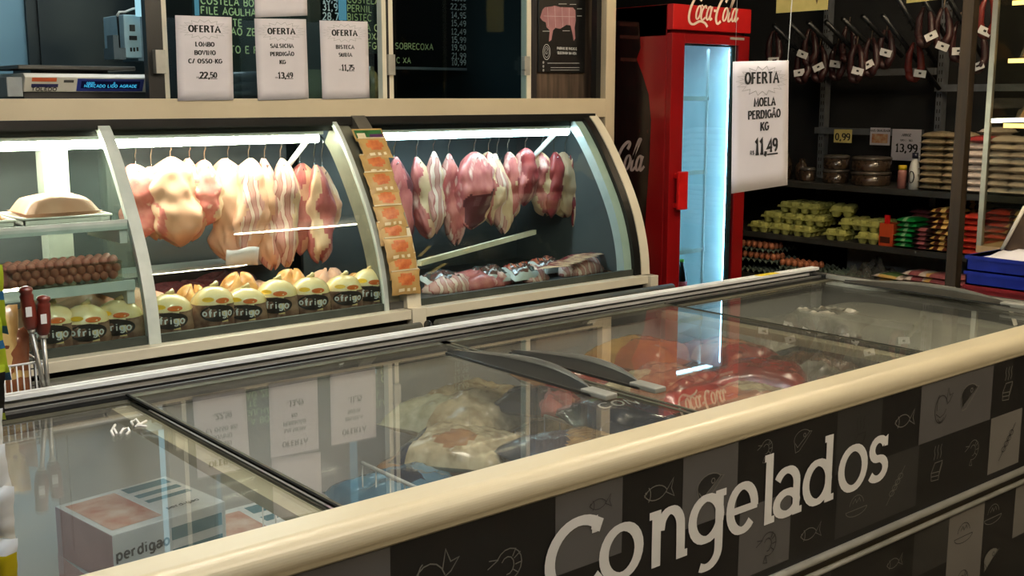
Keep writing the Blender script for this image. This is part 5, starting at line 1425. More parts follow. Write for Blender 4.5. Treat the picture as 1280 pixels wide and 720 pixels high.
# script lettering on header and side
def script(mb, fn, x, y, s, wt=.085, sh=.32):
    def st(pts, w1=wt, w2=wt * .45): ribbon(mb, [(x + (px_ + py_ * sh) * s, y + py_ * s) for px_, py_ in pts], w1 * s, w2 * s, fn)
    def sm(pts, n=5):
        P = [pts[0]] + list(pts) + [pts[-1]]; out = []
        for k in range(len(pts) - 1):
            for i in range(n):
                u = i / n; out.append(tuple(.5 * ((2 * P[k + 1][j]) + (-P[k][j] + P[k + 2][j]) * u + (2 * P[k][j] - 5 * P[k + 1][j] + 4 * P[k + 2][j] - P[k + 3][j]) * u * u + (-P[k][j] + 3 * P[k + 1][j] - 3 * P[k + 2][j] + P[k + 3][j]) * u ** 3) for j in (0, 1)))
        return out + [pts[-1]]
    C1 = sm([(.62, .78), (.66, .98), (.52, 1.08), (.28, .92), (.12, .55), (.10, .15), (.24, -.12), (.5, -.2), (.85, -.06), (1.2, -.12), (1.42, -.28)])
    st(C1, wt * 1.25, wt * .8)
    def o_(cx_): st(arc(cx_, .30, .13, .28, 0, 360, 14))
    o_(.66); st([(.72, .58), (.80, .62), (.92, .5)], wt * .5)
    st(sm([(1.10, .48), (1.02, .60), (.88, .42), (.88, .12), (1.0, .0), (1.16, .12)]))
    st(arc(1.32, .30, .12, .28, 0, 360, 14)); st(sm([(1.46, .58), (1.44, .25), (1.50, .02), (1.60, .1)])); st([(1.60, .42), (1.78, .42)], wt, wt)
    st(sm([(2.26, .80), (2.32, 1.02), (2.18, 1.08), (1.96, .85), (1.84, .45), (1.86, .08), (2.02, -.12), (2.2, .0)]), wt * 1.25, wt * .8)
    o_(2.40); st(sm([(2.62, .4), (2.78, .95), (2.84, 1.2), (2.74, 1.15), (2.66, .6), (2.66, .12), (2.74, .0), (2.86, .14)]))
    st(arc(3.00, .30, .12, .28, 0, 360, 14)); st(sm([(3.14, .58), (3.12, .25), (3.18, .02), (3.32, .2)]))
white_print = M('logo_white', (244, 226, 206), (238, 218, 198), rough=.5)
fh = plane((0, YC - .015, 0), (1, 0, 0), (0, 0, 1), .002)
p = at(866, 22, Y=YC - .015)
mb = MB(); script(mb, fh, p[0] - .055, p[2] - .01, .135, .11, .30); mb.build('script_lettering', white_print, hd)
# side picture: dark bottle with the script
XS_ = cx0
fsd = lambda x, y: Vector((XS_ - .0012, -x, y)); fsd2 = lambda x, y: Vector((XS_ - .002, -x, y))
def sd(px, py): p = at(px, py, X=XS_); return (-p[1], p[2])
bp = [sd(*q_) for q_ in ((742, 25), (780, 26), (799, 28), (801, 60), (796, 74), (803, 92), (811, 118), (814, 150), (812, 200), (808, 260), (806, 300), (803, 380), (740, 380))]
mb = MB(); mb.add([fsd(max(u, -(YC + .735)), v) for u, v in bp], [tuple(range(len(bp)))]); mb.build('side_picture', M('cola_picture', (34, 12, 12), (12, 8, 8), rough=.3, scale=9, c3=(96, 24, 20), stretch=(1, 5, 1.2), coat=.3), ck)
mb = MB()
for st in (((775, 30), (797, 31)), ((775, 46), (799, 47)), ((776, 74), (796, 75))): ribbon(mb, [sd(*q_) for q_ in st], .022, .02, fsd2)
mb.build('bottle_cap_print', M('cap_brown', (84, 44, 36), (60, 30, 26), rough=.4), ck)
s0 = sd(774, 208)
mb = MB(); script(mb, fsd2, s0[0] - .315, s0[1] - .02, .155, .12, .28)
# keep only what lies on the side face
keep = MB(); lim = YC + .735
for fcs in mb.f:
    vs = [mb.v[k] for k in fcs]
    if max(v[1] for v in vs) < lim: keep.add(vs, [tuple(range(len(vs)))])
keep.build('side_script_lettering', M('script_pale', (196, 176, 170), (180, 162, 156)), ck)
# bottles in the cooler
cola = M('cola_glass', (26, 14, 12), (18, 10, 9), rough=.12, coat=.8)
juice = M('juice_orange', (232, 160, 30), (220, 140, 20), rough=.3)
lab_r = M('bottle_label_red', (176, 30, 34), (160, 24, 28))
def bottle(x, y, z, h, r, m, label, lab=lab_r, capm=redbright):
    o = thing('bottle', label, 'bottle', (x, y, z))
    mb = MB(); mb.lathe([(.002, z), (r * .9, z + .002), (r, z + h * .06), (r, z + h * .55), (r * .8, z + h * .70), (r * .36, z + h * .88), (r * .34, z + h * .95)], (x, y, 0), 16); mb.build('body', m, o)
    mb = MB(); mb.lathe([(r * 1.015, z + h * .25), (r * 1.015, z + h * .5)], (x, y, 0), 16); mb.build('label_band', lab, o)
    mb = MB(); mb.lathe([(r * .4, z + h * .94), (r * .4, z + h), (.001, z + h)], (x, y, 0), 12); mb.build('cap', capm, o)
zb = shz[2] - .33
bottle(cx0 + .10, YC + .2, shz[1] + .003, .36, .034, juice, 'orange juice bottle on the middle shelf of the cooler', M('juice_label', (120, 60, 140), (236, 236, 230)), juice)
for i in range(4): bottle(cx0 + .09 + i * .10, YC + .2 + .02 * (i % 2), zb + .003, .27, .036, cola, 'dark soda bottle on the bottom shelf of the cooler, %s from the left' % ORD[i], capm=M('cap_green', (130, 190, 60), (110, 170, 50)))
mb = MB(); mb.box((cx0 + w_ + .009, YC + .11, zb - .01), (gx1 - .05, YC + .64, zb + .002)); mb.build('lower_shelf', wire_c, ck)
# ================================================================== GROCERY SHELVES ON THE RIGHT WALL
XS, XW = 6.40, 6.95
shelf_m = M('shelf_dark_steel', (66, 66, 62), (54, 54, 50), rough=.45, metal=.3, scale=6)
rail_g = M('upright_grey_steel', (120, 124, 128), (104, 108, 112), rough=.4, metal=.4)
ZU = at(1100, 235, X=XS)[2] - .0; ZM = at(1050, 302, X=XS)[2]; ZL = .36
gs = thing('grocery_shelving', 'dark steel wall shelving with slotted grey uprights holding eggs, beans and rice', 'shelving', (6.7, 3.9, 0))
YR0, YR1 = 2.1, 5.9
for z in (ZU, ZM, ZL):
    mb = MB(); mb.box((XS, YR0, z - .02), (XW, YR1, z)); mb.box((XS - .012, YR0, z - .035), (XS, YR1, z + .002)); mb.build('shelf', shelf_m, gs)
for px_, w_ in ((1027, .022), (1172, .022), (1300, .022)):
    p = at(px_, 150, X=XW - .06)
    mb = MB(); mb.box((XW - .06, p[1] - w_, .0), (XW, p[1] + w_, 2.7)); u = mb.build('upright', rail_g, gs)
    mb = MB()
    for k in range(30):
        for s_ in (-.009, .009): mb.box((XW - .0615, p[1] + s_ - .003, 1.0 + k * .05), (XW - .0600, p[1] + s_ + .003, 1.025 + k * .05))
    mb.build('slots', blackp, u)
for (p0_, p1_) in (((1018, 163), (1152, 170)), ((1168, 110), (1300, 113)), ((1012, 92), (1168, 92))):
    a, b = at(*p0_, X=XW - .09), at(*p1_, X=XW - .09)
    MB().box((XW - .09, b[1], a[2] - .022), (XW - .06, a[1], a[2] + .022)).build('cross_rail', rail_g, gs)
MB().box((6.73, 3.55, ZL + .001), (6.75, 4.45, ZM - .036)).build('back_panel', M('back_panel_grey', (150, 152, 146), (132, 134, 128), rough=.5), gs)

tagw = M('tag_white', (230, 230, 228), (214, 214, 212), rough=.7)


def wallcard(name, label, x0, y0, x1, y1, m, X, texts, pic=None, cat='price card'):
    a, b = at(x0, y1, X=X), at(x1, y0, X=X)
    o = thing(name, label, cat, a)
    mb = MB(); mb.box((X, b[1], a[2]), (X + .003, a[1], b[2])); mb.build('card', m, o)
    Wc = a[1] - b[1]; Hc = b[2] - a[2]
    fn = lambda x, y: Vector((X - .001, a[1] - x, a[2] + y))
    mb = MB()
    for s_, fx, fy, h in texts: text(mb, s_, fn, Wc * fx, Hc * fy, h, .24, .14, True, 'c', gap=.15)
    if texts: mb.build('lettering', ink, o)
    if pic:
        mb = MB(); mb.add([fn(Wc * .1, Hc * .12), fn(Wc * .9, Hc * .12), fn(Wc * .9, Hc * .65), fn(Wc * .1, Hc * .65)], [(0, 1, 2, 3)]); mb.build('picture', pic, o)
    return o


wallcard('price_card', 'yellow price card on the grey rail reading 0,99', 1042, 162, 1065, 178, yel_paper, XW - .10, [('0,99', .5, .2, .045)])
wallcard('price_card', 'printed card with food picture between yellow card and white sheet', 1087, 160, 1113, 181, paper, XW - .10, [('MAIS QUALIDADE', .5, .78, .014)], M('pic_eggs', (196, 110, 60), (220, 190, 150), scale=30))
wallcard('price_card', 'white price sheet on the grey rail reading 13,99', 1113.5, 162, 1152, 200, paper, XW - .11, [('ARROZ', .5, .78, .015), ('TIPO 1 - 5KG', .5, .62, .011), ('13,99', .52, .28, .05)])

# sausages on hook bars
dark_bar = M('hook_bar_steel', (34, 36, 38), (26, 28, 30), rough=.4, metal=.5)
BARS = [(967, 32), (988, 30), (1010, 28), (1032, 27), (1053, 23), (1078, 20), (1103, 19), (1121, -4), (1150, -8), (1180, -12)]
for i, (x, y) in enumerate(BARS):
    a = at(x, y, X=6.15); b = at(x + (90 if i == 6 else 48 if i < 6 else 75), y + (92 if i == 6 else 50 if i < 6 else 80), X=6.78 if i == 6 else 6.55)
    b = Vector((b[0], a[1] - .04, b[2]))
    mb = MB(); mb.tube([a, b], .016, 6); bar = mb.build('hook_bar', dark_bar)
    mb = MB()
    for k in range(8):
        p = a.lerp(b, .12 + .1 * k); mb.tube([p, p + Vector((-.008, 0, -.035)), p + Vector((-.022, 0, -.03))], .003, 5)
    # the row of little hooks is a part of its bar
    OFF[bar.name] = Vector(bar.location); mb.build('hooks', dark_bar, bar)
    tag(bar, 'slanting dark steel hook bar, %s from the left above the sausages' % ORD[i], 'hook bar', 'hook bars over the shelves')
saus_d = M('sausage_dark', (56, 22, 22), (40, 15, 15), rough=.5, coat=.05, scale=20)
saus_r = M('sausage_red', (112, 34, 26), (90, 26, 20), rough=.5, coat=.05, scale=20)
SAU = [(967, 62, 0), (1003, 82, 0), (1024, 80, 0), (1046, 78, 0), (1070, 80, 0), (1088, 72, 0), (1107, 62, 0), (1143, 78, 1), (1156, 34, 0), (1178, 36, 0), (1198, 52, 0), (1222, 66, 0), (1234, 22, 1), (1012, 60, 0), (1060, 55, 0)]
TG = {0: (0, 14), 1: (0, -14), 2: (-1, 4), 3: (-2, 2), 4: (2, 9), 5: (-3, 9), 6: (0, 4), 7: (7, 14), 8: (8, 11), 9: (0, 22), 10: (0, 12), 11: (0, 17), 12: (-3, 17), 13: (-13, 31)}
for i, (x, y, r_) in enumerate(SAU):
    X_ = 6.25 + .05 * (i % 4)
    c = at(x, y, X=X_); w2 = .042; H_ = .10
    o = thing('sausage', 'dark sausage loop hanging from the hook bars, %s' % (['leftmost', 'second from left with tag low', 'third with big tag', 'fourth with small tag', 'fifth with tag at its bottom', 'sixth with tilted tag', 'seventh, tag in its middle'][i] if i < 7 else ['bright red with tilted tag', 'high one left of the wooden post', 'high one beside the wooden post', 'one touching the wooden post', 'low one right of the post', 'high red one behind the cabinet post', 'short one with tag far left', 'untagged one between fourth and fifth'][i - 7]), 'sausage', (c[0], c[1], c[2] - H_), 'sausages hanging over the shelves')
    pts = []
    for k in range(15):
        a = math.pi * (1 + k / 14); pts.append((c[0] + .01 * math.sin(k), c[1] - w2 * math.cos(a), c[2] - .03 + .07 * math.sin(a)))
    pts = [(c[0], c[1] + .012, c[2] + H_ + .02), (c[0], c[1] + w2 * .9, c[2] + H_ * .5)] + pts + [(c[0], c[1] - w2 * .9, c[2] + H_ * .5), (c[0], c[1] - .012, c[2] + H_ + .02)]
    rr = [.008, .020] + [.023] * 15 + [.020, .008]
    MB().tube(pts, rr, 8).build('casing', saus_r if r_ else saus_d, o)
    mb = MB(); mb.tube([(c[0], c[1], c[2] + H_ + .015), (c[0] + .01, c[1], c[2] + H_ + .07)], .003, 5); mb.build('cord', M('cord_brown', (120, 100, 80)), o)
    if i in TG:
        q_ = at(x + TG[i][0], y + TG[i][1], X=X_ - .03)
        mb = MB(); T = Matrix.Translation(q_) @ Matrix.Rotation(math.sin(i * 2.2) * .5, 4, 'X') @ Matrix.Rotation(.3, 4, 'Z')
        mb.T = T; mb.box((-.002, -.036, -.022), (.001, .036, .022)); mb.T = None; tg_ = mb.build('label_tag', tagw, o)
        mb = MB(); mb.T = T; mb.box((-.003, -.008, -.004), (-.0019, .008, .008)); mb.T = None; mb.build('tag_print', ink, tg_)

# bags
def stack(name, label, cat, group, px_, X_, z0, n, w_, l, h, mats, mf, jitter=.006, twist=.05, seed=0, dy=0):
    rnd = random.Random(seed); y = at(px_, 200, X=X_)[1] if dy == 0 else dy
    mb = MB(); mb.pillow(l, w_, h * .70, 10, 10, seed, mf, .07, .62)
    base = mb.build(name, mats, origin=(0, 0, 0))
    for k in range(n):
        loc = (X_ + l / 2 + rnd.uniform(-jitter, jitter) * 2, y + rnd.uniform(-jitter, jitter), z0 + k * h)
        lb = '%s, %s from bottom' % (label, ORD[k])
        if k == 0: base.location = loc; tag(base, lb, cat, group)
        else:
            c = dup(base, loc, rnd.uniform(-twist, twist), lb)
bean = M('bag_beans', (168, 152, 122), (140, 124, 96), rough=.35, coat=.3, scale=60, c3=(186, 174, 146))
bean_b = M('bag_beans_print', (178, 168, 140), (164, 154, 126), rough=.35)
rice = M('bag_rice', (232, 218, 208), (216, 202, 192), rough=.35, coat=.3, scale=50)
rice_r = M('bag_rice_red', (170, 60, 60), (150, 50, 50), rough=.35)
stack('bean_bag', 'bag of brown beans in the left bean stack', 'bag of beans', 'bags of beans', 1161, XS + .02, ZU, 9, .15, .24, .040, [bean, bean_b], lambda u, v, s: 1 if abs(u) < .15 else 0, seed=2)
stack('bean_bag', 'bag of brown beans in the bean stack beside the post', 'bag of beans', 'bags of beans', 1188, XS + .03, ZU, 9, .13, .24, .040, [bean, bean_b], lambda u, v, s: 1 if abs(u) < .15 else 0, seed=3)
stack('rice_bag', 'white rice bag in the stack just right of the post', 'bag of rice', 'bags of rice', 1217, XS + .02, ZU, 7, .15, .24, .043, [rice, rice_r], None, seed=4)
stack('rice_bag', 'white rice bag in the second stack right of the post', 'bag of rice', 'bags of rice', 1246, XS + .03, ZU, 8, .14, .24, .043, [rice, rice_r], None, seed=5)
stack('rice_bag', 'white rice bag in the stack behind the cabinet glass', 'bag of rice', 'bags of rice', 1274, XS + .03, ZU, 8, .15, .24, .043, [rice, rice_r], None, seed=6)
stack('rice_bag', 'white rice bag in the rear stack behind the cabinet post', 'bag of rice', 'bags of rice', 1233, XS + .28, ZU, 9, .15, .24, .043, [rice, rice_r], None, seed=7)
p = at(1217, 200, X=XS + .02)
mb = MB(); mb.pillow(.24, .15, .028, 8, 8, 9, None, .1, .6); mb.v = [q_ + Vector((XS + .14, p[1], ZU + 7 * .043)) for q_ in mb.v]
tag(mb.build('rice_bag', rice_r), 'rice bag with a red print on top of the stack right of the post', 'bag of rice')
cof = M('coffee_yellow', (236, 200, 122), (216, 174, 96), rough=.35, coat=.3, scale=14)
cof_d = M('coffee_dark_print', (84, 40, 24), (66, 30, 20), rough=.4)
gr = M('bag_green', (26, 130, 62), (18, 108, 48), rough=.35, coat=.3)
gr_w = M('bag_green_print', (150, 200, 150), (120, 180, 120), rough=.4)
rd = M('bag_red_snack', (196, 66, 48), (176, 48, 38), rough=.35, coat=.3)
dk = M('bag_dark_snack', (52, 34, 34), (38, 26, 28), rough=.35, coat=.3)
pk = M('bag_pink_snack', (178, 110, 110), (140, 70, 80), rough=.35, coat=.3, scale=20)
dots = lambda u, v, s: 1 if (abs(abs(v) - .4) < .14 and abs(u) > .55) else 0
stack('flour_bag', 'green bag in the stack beside the orange box', 'bag', 'green bags', 1135, XS + .02, ZM, 6, .14, .2, .032, [gr, gr_w], lambda u, v, s: 1 if abs(v) < .12 else 0, seed=8)
stack('snack_bag', 'dark bag in the stack between green and yellow bags', 'bag', 'dark bags', 1158, XS - .0, ZM, 5, .13, .2, .028, [dk, pk], lambda u, v, s: 1 if u < -.5 and abs(v) < .5 else 0, seed=9)
stack('snack_bag', 'brown red bag on the rear stack behind the dark bags', 'bag', 'brown red bags', 1152, XS + .28, ZM, 7, .14, .2, .032, [pk, dk], None, seed=10)
stack('coffee_bag', 'yellow spotted bag left of the wooden post', 'bag', 'yellow bags left of the post', 1181, XS - .0, ZM, 8, .17, .22, .034, [cof, cof_d], dots, seed=11, twist=.2)
stack('coffee_bag', 'yellow spotted bag in the rear stack right of the post', 'bag', 'yellow bags right of the post', 1216, XS + .25, ZM, 9, .16, .22, .036, [cof, cof_d], dots, seed=12, twist=.15)
stack('snack_bag', 'red bag in the stack right of the post', 'bag', 'red bags right of the post', 1219, XS - .0, ZM, 7, .15, .22, .036, [rd, cof], None, seed=13)
stack('snack_bag', 'red bag in the stack behind the cabinet glass', 'bag', 'red bags behind the cabinet', 1252, XS + .0, ZM, 8, .15, .22, .036, [rd, cof], None, seed=14)
stack('snack_bag', 'yellow bag in the stack behind the cabinet glass', 'bag', 'yellow bags behind the cabinet', 1275, XS + .0, ZM, 8, .15, .22, .036, [cof, cof_d], dots, seed=15)
stack('noodle_bag', 'pink bag on the lowest shelf beside the post', 'bag', 'pink bags on the lowest shelf', 1180, XS - .02, ZL, 5, .2, .2, .032, [pk, cof], lambda u, v, s: 1 if v > .4 else 0, seed=16, twist=.25)
stack('noodle_bag', 'pale pink bag on the lowest shelf left of the others', 'bag', 'pale pink bags on the lowest shelf', 1152, XS - .02, ZL, 5, .18, .2, .032, [pk, rice], lambda u, v, s: 1 if abs(v) > .4 else 0, seed=17, twist=.3)
stack('noodle_bag', 'pink bag on the lowest shelf right of the post', 'bag', 'pink bags right of the post', 1210, XS - .02, ZL, 5, .2, .2, .034, [pk, gr_w], lambda u, v, s: 1 if v > .4 else 0, seed=18, twist=.3)
stack('noodle_bag', 'green and white bag lying at the edge of the lowest shelf', 'bag', 'green bags on the lowest shelf', 1118, XS - .03, ZL, 4, .24, .2, .03, [mat('bag_pale_green', (110, 146, 90), (80, 120, 64), rough=.35, coat=.3), rice, cof], lambda u, v, s: 1 if abs(v) > .6 else (2 if abs(u) > .7 else 0), seed=19, twist=.4)
# orange box, jars, bottle
p = at(1107, 300, X=XS + .03)
ob = thing('orange_box', 'orange food box with a red tab beside the green bags', 'box', (p[0], p[1], ZM))
org_m = M('box_orange', (214, 84, 40), (196, 70, 32), rough=.45)
mb = MB(); mb.box((XS + .03, p[1] - .05, ZM), (XS + .14, p[1] + .05, ZM + .145)); mb.build('carton', org_m, ob, bevel=.002)
mb = MB(); mb.box((XS + .028, p[1] - .03, ZM + .02), (XS + .03, p[1] + .04, ZM + .06)); mb.build('picture', cof_d, ob)
mb = MB(); mb.box((XS + .03, p[1] - .02, ZM + .145), (XS + .04, p[1] + .015, ZM + .2)); mb.build('tab', redbright, ob)
pan_m = M('biscuit_tub', (74, 58, 44), (44, 34, 28), rough=.25, coat=.6, scale=24, c3=(120, 104, 84))
lid_c = M('tub_lid', (84, 78, 70), (66, 60, 54), rough=.3)
for i, (x, s_) in enumerate(((1045, .085), (1045, .085), (1089, .125), (1089, .125), (1010, .05))):
    p = at(x, 215, X=XS + .16); z = ZU + (.095 if i in (1, 3) else 0)
    o = thing('biscuit_tub', 'round clear tub of brown biscuits on the upper shelf, %s' % ('left pair, lower one', 'left pair, upper one', 'right pair, lower one', 'right pair, upper one', 'small one by the hanging sheet')[i], 'tub', (p[0], p[1], z), 'biscuit tubs')
    MB().lathe([(.002, z), (s_ * .95, z + .001), (s_, z + .01), (s_, z + .072)], (p[0], p[1], 0), 24).build('tub_body', pan_m, o)
    MB().lathe([(s_ * 1.03, z + .073), (s_ * 1.03, z + .088), (s_ * .9, z + .094), (.002, z + .094)], (p[0], p[1], 0), 24).build('tub_lid', lid_c, o)
for i, (x, h) in enumerate(((960, .17), (985, .20), (1005, .15))):
    p = at(x, 215, X=XS + .2); tag(MB().lathe([(.002, ZU), (.045, ZU + .001), (.047, ZU + h * .6), (.035, ZU + h * .75), (.02, ZU + h * .85), (.022, ZU + h), (.002, ZU + h)], (p[0], p[1] + .02, 0), 16).build('jar', pan_m), 'brown jar at the left end of the upper shelf, %s from the left' % ORD[i], 'jar', 'brown jars')
p = at(1128, 215, X=XS + .06); r = .028
o = thing('sauce_jar', 'small jar with a yellow lid next to the white bottle', 'jar', (p[0], p[1], ZU))
MB().lathe([(.002, ZU), (r, ZU + .001), (r, ZU + .11), (r * .85, ZU + .12)], (p[0], p[1], 0), 16).build('jar_body', M('sauce_pink', (176, 120, 110), (150, 96, 90), rough=.25, coat=.5), o)
MB().lathe([(r * .95, ZU + .12), (r * .95, ZU + .148), (.001, ZU + .149)], (p[0], p[1], 0), 16).build('jar_lid', M('lid_yellow', (226, 196, 40), (212, 180, 30), rough=.4), o)
p = at(1143, 215, X=XS + .05); r = .032
o = thing('white_bottle', 'white bottle with a dark cap and black oval label beside the bean bags', 'bottle', (p[0], p[1], ZU))
MB().lathe([(.002, ZU), (r, ZU + .001), (r, ZU + .13), (r * .8, ZU + .165), (r * .45, ZU + .19), (r * .45, ZU + .20)], (p[0], p[1], 0), 18).build('bottle_body', white, o)
MB().lathe([(r * .6, ZU + .195), (r * .6, ZU + .23), (.001, ZU + .231)], (p[0], p[1], 0), 14).build('cap', M('cap_navy', (26, 28, 50), (20, 22, 40), rough=.4), o)
mb = MB(); fn = lambda x, y: Vector((p[0] - r * 1.05 * math.cos(x / r), p[1] - r * 1.05 * math.sin(x / r), ZU + y)); ribbon(mb, arc(0, .08, .016, .036, 0, 360, 16), .007, .005, fn); mb.build('label_oval', ink, o)

# egg cartons
eggc = M('egg_carton_yellow', (186, 186, 104), (170, 170, 90), rough=.8, scale=20, bump=.3)


def carton_proto():
    o = thing('egg_carton', 'x', 'egg carton', (0, 0, 0), 'closed egg cartons')
    low, lidm = MB(), MB()
    for ix in range(5):
        for iy in range(2):
            cx_, cy_ = -.11 + ix * .055, -.0375 + iy * .075
            def fr(z, s): return [Vector((cx_ + s * .026 * math.cos(a), cy_ + s * .036 * math.sin(a), z)) for a in [math.pi / 4 + k * math.pi / 4 for k in range(8)]]
            low.loft([fr(0, .62), fr(.012, .78), fr(.036, 1.02)], 0, False)
            lidm.loft([fr(.040, 1.08), fr(.060, .98), fr(.070, .86), fr(.074, .6)], 0, False)
    low.box((-.142, -.08, .034), (.142, .08, .039)); low.build('base', eggc, o)
    lidm.box((-.140, -.078, .040), (.140, .078, .048)); lidm.box((-.125, -.066, .048), (.125, .066, .062)); lidm.build('lid', eggc, o)
    return reg(o)


ec = carton_proto()
EC = [(945, 0, 0), (972, 0, 0), (999, 0, 0), (1040, 0, .06), (1081, 0, .03), (958, 1, 0), (985, 1, 0), (1009, 1, .1), (1050, 1, .35), (1078, 1, .03), (975, 2, 0), (999, 2, .1), (1032, 2, .45)]
rown = ['bottom', 'middle', 'top']; cnt = {}
for i, (x, lv, rz) in enumerate(EC):
    cnt[lv] = cnt.get(lv, 0) + 1
    y = at(x, 280, X=XS)[1]
    if lv: pass
    loc = (XS + .15 + .03 * lv, y, ZM + .001 + lv * .076); lb = 'closed yellow green egg carton, %s from left in the %s row' % (ORD[cnt[lv] - 1], rown[lv])
    if i == 0: ec.location = loc; ec['label'] = lb
    else: dup(ec, loc, rz, lb)
# open egg trays
trm = M('egg_tray_green', (120, 134, 118), (100, 114, 98), rough=.85, scale=20, bump=.3)
trn = M('egg_shell_brown', (196, 122, 84), (178, 104, 68), rough=.5, scale=6)


def tray_proto():
    n = 24; V = []; Fc = []; w2 = .15
    for s_ in (0, 1):
        for j in range(n + 1):
            for i in range(n + 1):
                x, y = -w2 + 2 * w2 * i / n, -w2 + 2 * w2 * j / n
                V.append((x, y, .026 + .018 * math.cos(math.pi * 2 * i / 4) * math.cos(math.pi * 2 * j / 4) - .004 * s_))
    N1 = (n + 1) ** 2
    for j in range(n):
        for i in range(n):
            a = j * (n + 1) + i; Fc.append((a, a + 1, a + n + 2, a + n + 1)); Fc.append((N1 + a, N1 + a + n + 1, N1 + a + n + 2, N1 + a + 1))
    for i in range(n):
        for a, b in ((i, i + 1), (n * (n + 1) + i + 1, n * (n + 1) + i), ((i + 1) * (n + 1), i * (n + 1)), (i * (n + 1) + n, (i + 1) * (n + 1) + n)): Fc.append((a, N1 + a, N1 + b, b))
    return MB().add(V, Fc, 0, False)


tp = tray_proto().build('egg_tray', trm, origin=(0, 0, 0)); tp['category'] = 'egg tray'
mb = MB(); mb.ball((0, 0, 0), .0205, 10, 0, (1, 1, 1.25)); ep = tag(mb.build('egg', trn, origin=(0, 0, 0)), 'x', 'egg', 'brown eggs')
# (px, level, px-row, eggs?, label)
y1, y2, y3 = at(948, 305, X=XS)[1], at(992, 335, X=XS)[1], at(1045, 340, X=XS)[1]
TR_ = [(y1, ZL + .0, 0, 'lowest tray of the left egg stack'), (y1, ZL + .075, 1, 'middle tray of the left egg stack'), (y1 + .02, ZL + .15, 1, 'top tray of the left egg stack'),
       (y2 - .02, ZL + .0, 0, 'lower tray of the middle egg stack'), (y2 - .02, ZL + .05, 1, 'top tray of the middle egg stack'), (y3 - .04, ZL + .0, 0, 'lower empty egg tray in front of the grey panel'), (y3 - .04, ZL + .045, 0, 'top empty egg tray in front of the grey panel')]
fe = True
for i, (y, z, eg, lb) in enumerate(TR_):
    loc = (XS + .14, y, z + .001)
    if i == 0: tp.location = loc; tp['label'] = 'pale green moulded ' + lb
    else: dup(tp, loc, .03 * math.sin(i * 2), 'pale green moulded ' + lb)
    if eg:
        for a in range(3):
            for b in range(6):
                l2 = (XS + .14 - .125 + a * .05, y - .125 + b * .05, z + .055)
                lb2 = 'brown egg in the ' + lb
                if fe: ep.location = l2; ep['label'] = lb2; fe = False
                else: dup(ep, l2, label=lb2)
p = at(1078, 338, X=XS)
for k in range(5): dup(ep, (XS + .03 + .03 * (k % 2), p[1] - .09 + .045 * k, ZL + .035), label='brown egg wrapped in the clear crinkled bag')
mb = MB(); mb.pillow(.22, .34, .12, 16, 16, 44, None, .45, .1); mb.v = [q_ + Vector((XS + .1, p[1] - .02, ZL + .0)) for q_ in mb.v]
tag(mb.build('clear_bag', film), 'clear crinkled plastic bag over the eggs at the edge of the lowest shelf', 'bag')

# ================================================================== WOODEN POST, BAKERY CABINET, CRATES
postm = M('post_brown', (62, 48, 30), (44, 34, 22), rough=.6, scale=4, stretch=(8, 8, .5))
p = at(1203, 170, X=4.7)
struct(MB().box((4.675, p[1] - .026, 0), (4.725, p[1] + .026, 3.15)).build('trim_3', postm, bevel=.004))
bc = thing('bakery_cabinet', 'tall glass bakery cabinet with metal corner post and yellow lit shelves', 'cabinet', (5.0, 2.0, 0))
BX0, BX1 = 4.62, 5.25
by1 = at(1245, 0, X=BX0)[1] + .012; by0 = 1.45
zp = .97
mb = MB(); mb.box((BX0 + .01, by0 + .01, .05), (BX1 - .01, by1 - .01, zp - .03)); mb.build('base_cabinet', postm, bc)
MB().box((BX0, by0, zp - .03), (BX1, by1, zp)).build('counter_top', M('cabinet_wood_top', (190, 160, 120), (172, 142, 104), rough=.4), bc)
mb = MB()
for x_ in (BX0, BX1 - .02):
    for y_ in (by0, by1 - .022): mb.box((x_, y_, zp), (x_ + .02, y_ + .022, 2.4))
mb.box((BX0, by0, 2.38), (BX1, by1, 2.42)); mb.build('frame', M('cabinet_metal', (190, 186, 172), (170, 166, 154), rough=.3, metal=.7), bc)
mb = MB(); mb.box((BX0 + .006, by0 + .02, zp), (BX0 + .012, by1 - .022, 2.38)); mb.box((BX0 + .02, by1 - .012, zp), (BX1 - .02, by1 - .006, 2.38)); mb.box((BX0 + .02, by0 + .006, zp), (BX1 - .02, by0 + .012, 2.38)); mb.build('pane', GLASS('cabinet_glass', (245, 245, 238), .04), bc)
shl = []
for k, yy in enumerate((158, 77, 5)):
    z = at(1262, yy, X=BX0 + .05)[2]; shl.append(z)
    s_ = MB().box((BX0 + .05, by0 + .03, z), (BX1 - .05, by1 - .06, z + .008)).build('shelf', GLASS('cab_shelf%d' % k, (245, 240, 225), .05), bc)
    MB().box((BX0 + .045, by0 + .03, z - .006), (BX0 + .052, by1 - .06, z + .012)).build('light_strip', tube_small, s_)
brd = M('bread_crust', (206, 150, 84), (176, 112, 56), rough=.5, scale=12, c3=(232, 200, 140))
for k, (yy, z) in enumerate(((by1 - .17, shl[0]), (by1 - .42, shl[0]), (by1 - .17, shl[1]), (by1 - .42, shl[1]), (by1 - .2, shl[2]))):
    o = thing('bread_loaf', 'wrapped pale bread loaf, %s on the lit %s cabinet shelf' % (('nearest the corner post', 'farther from the corner post')[k % 2], ('lower', 'lower', 'middle', 'middle', 'upper')[k]), 'bread', (BX0 + .22, yy, z))
    mb = MB(); mb.pillow(.26, .17, .09, 12, 8, 70 + k, None, .06, .15); mb.v = [q_ + Vector((BX0 + .22, yy, z + .009)) for q_ in mb.v]; mb.build('loaf', brd, o)
    mb = MB(); mb.pillow(.28, .19, .105, 14, 10, 90 + k, None, .25, .05); mb.v = [q_ + Vector((BX0 + .22, yy, z + .0085)) for q_ in mb.v]; mb.build('wrapper', film, o)
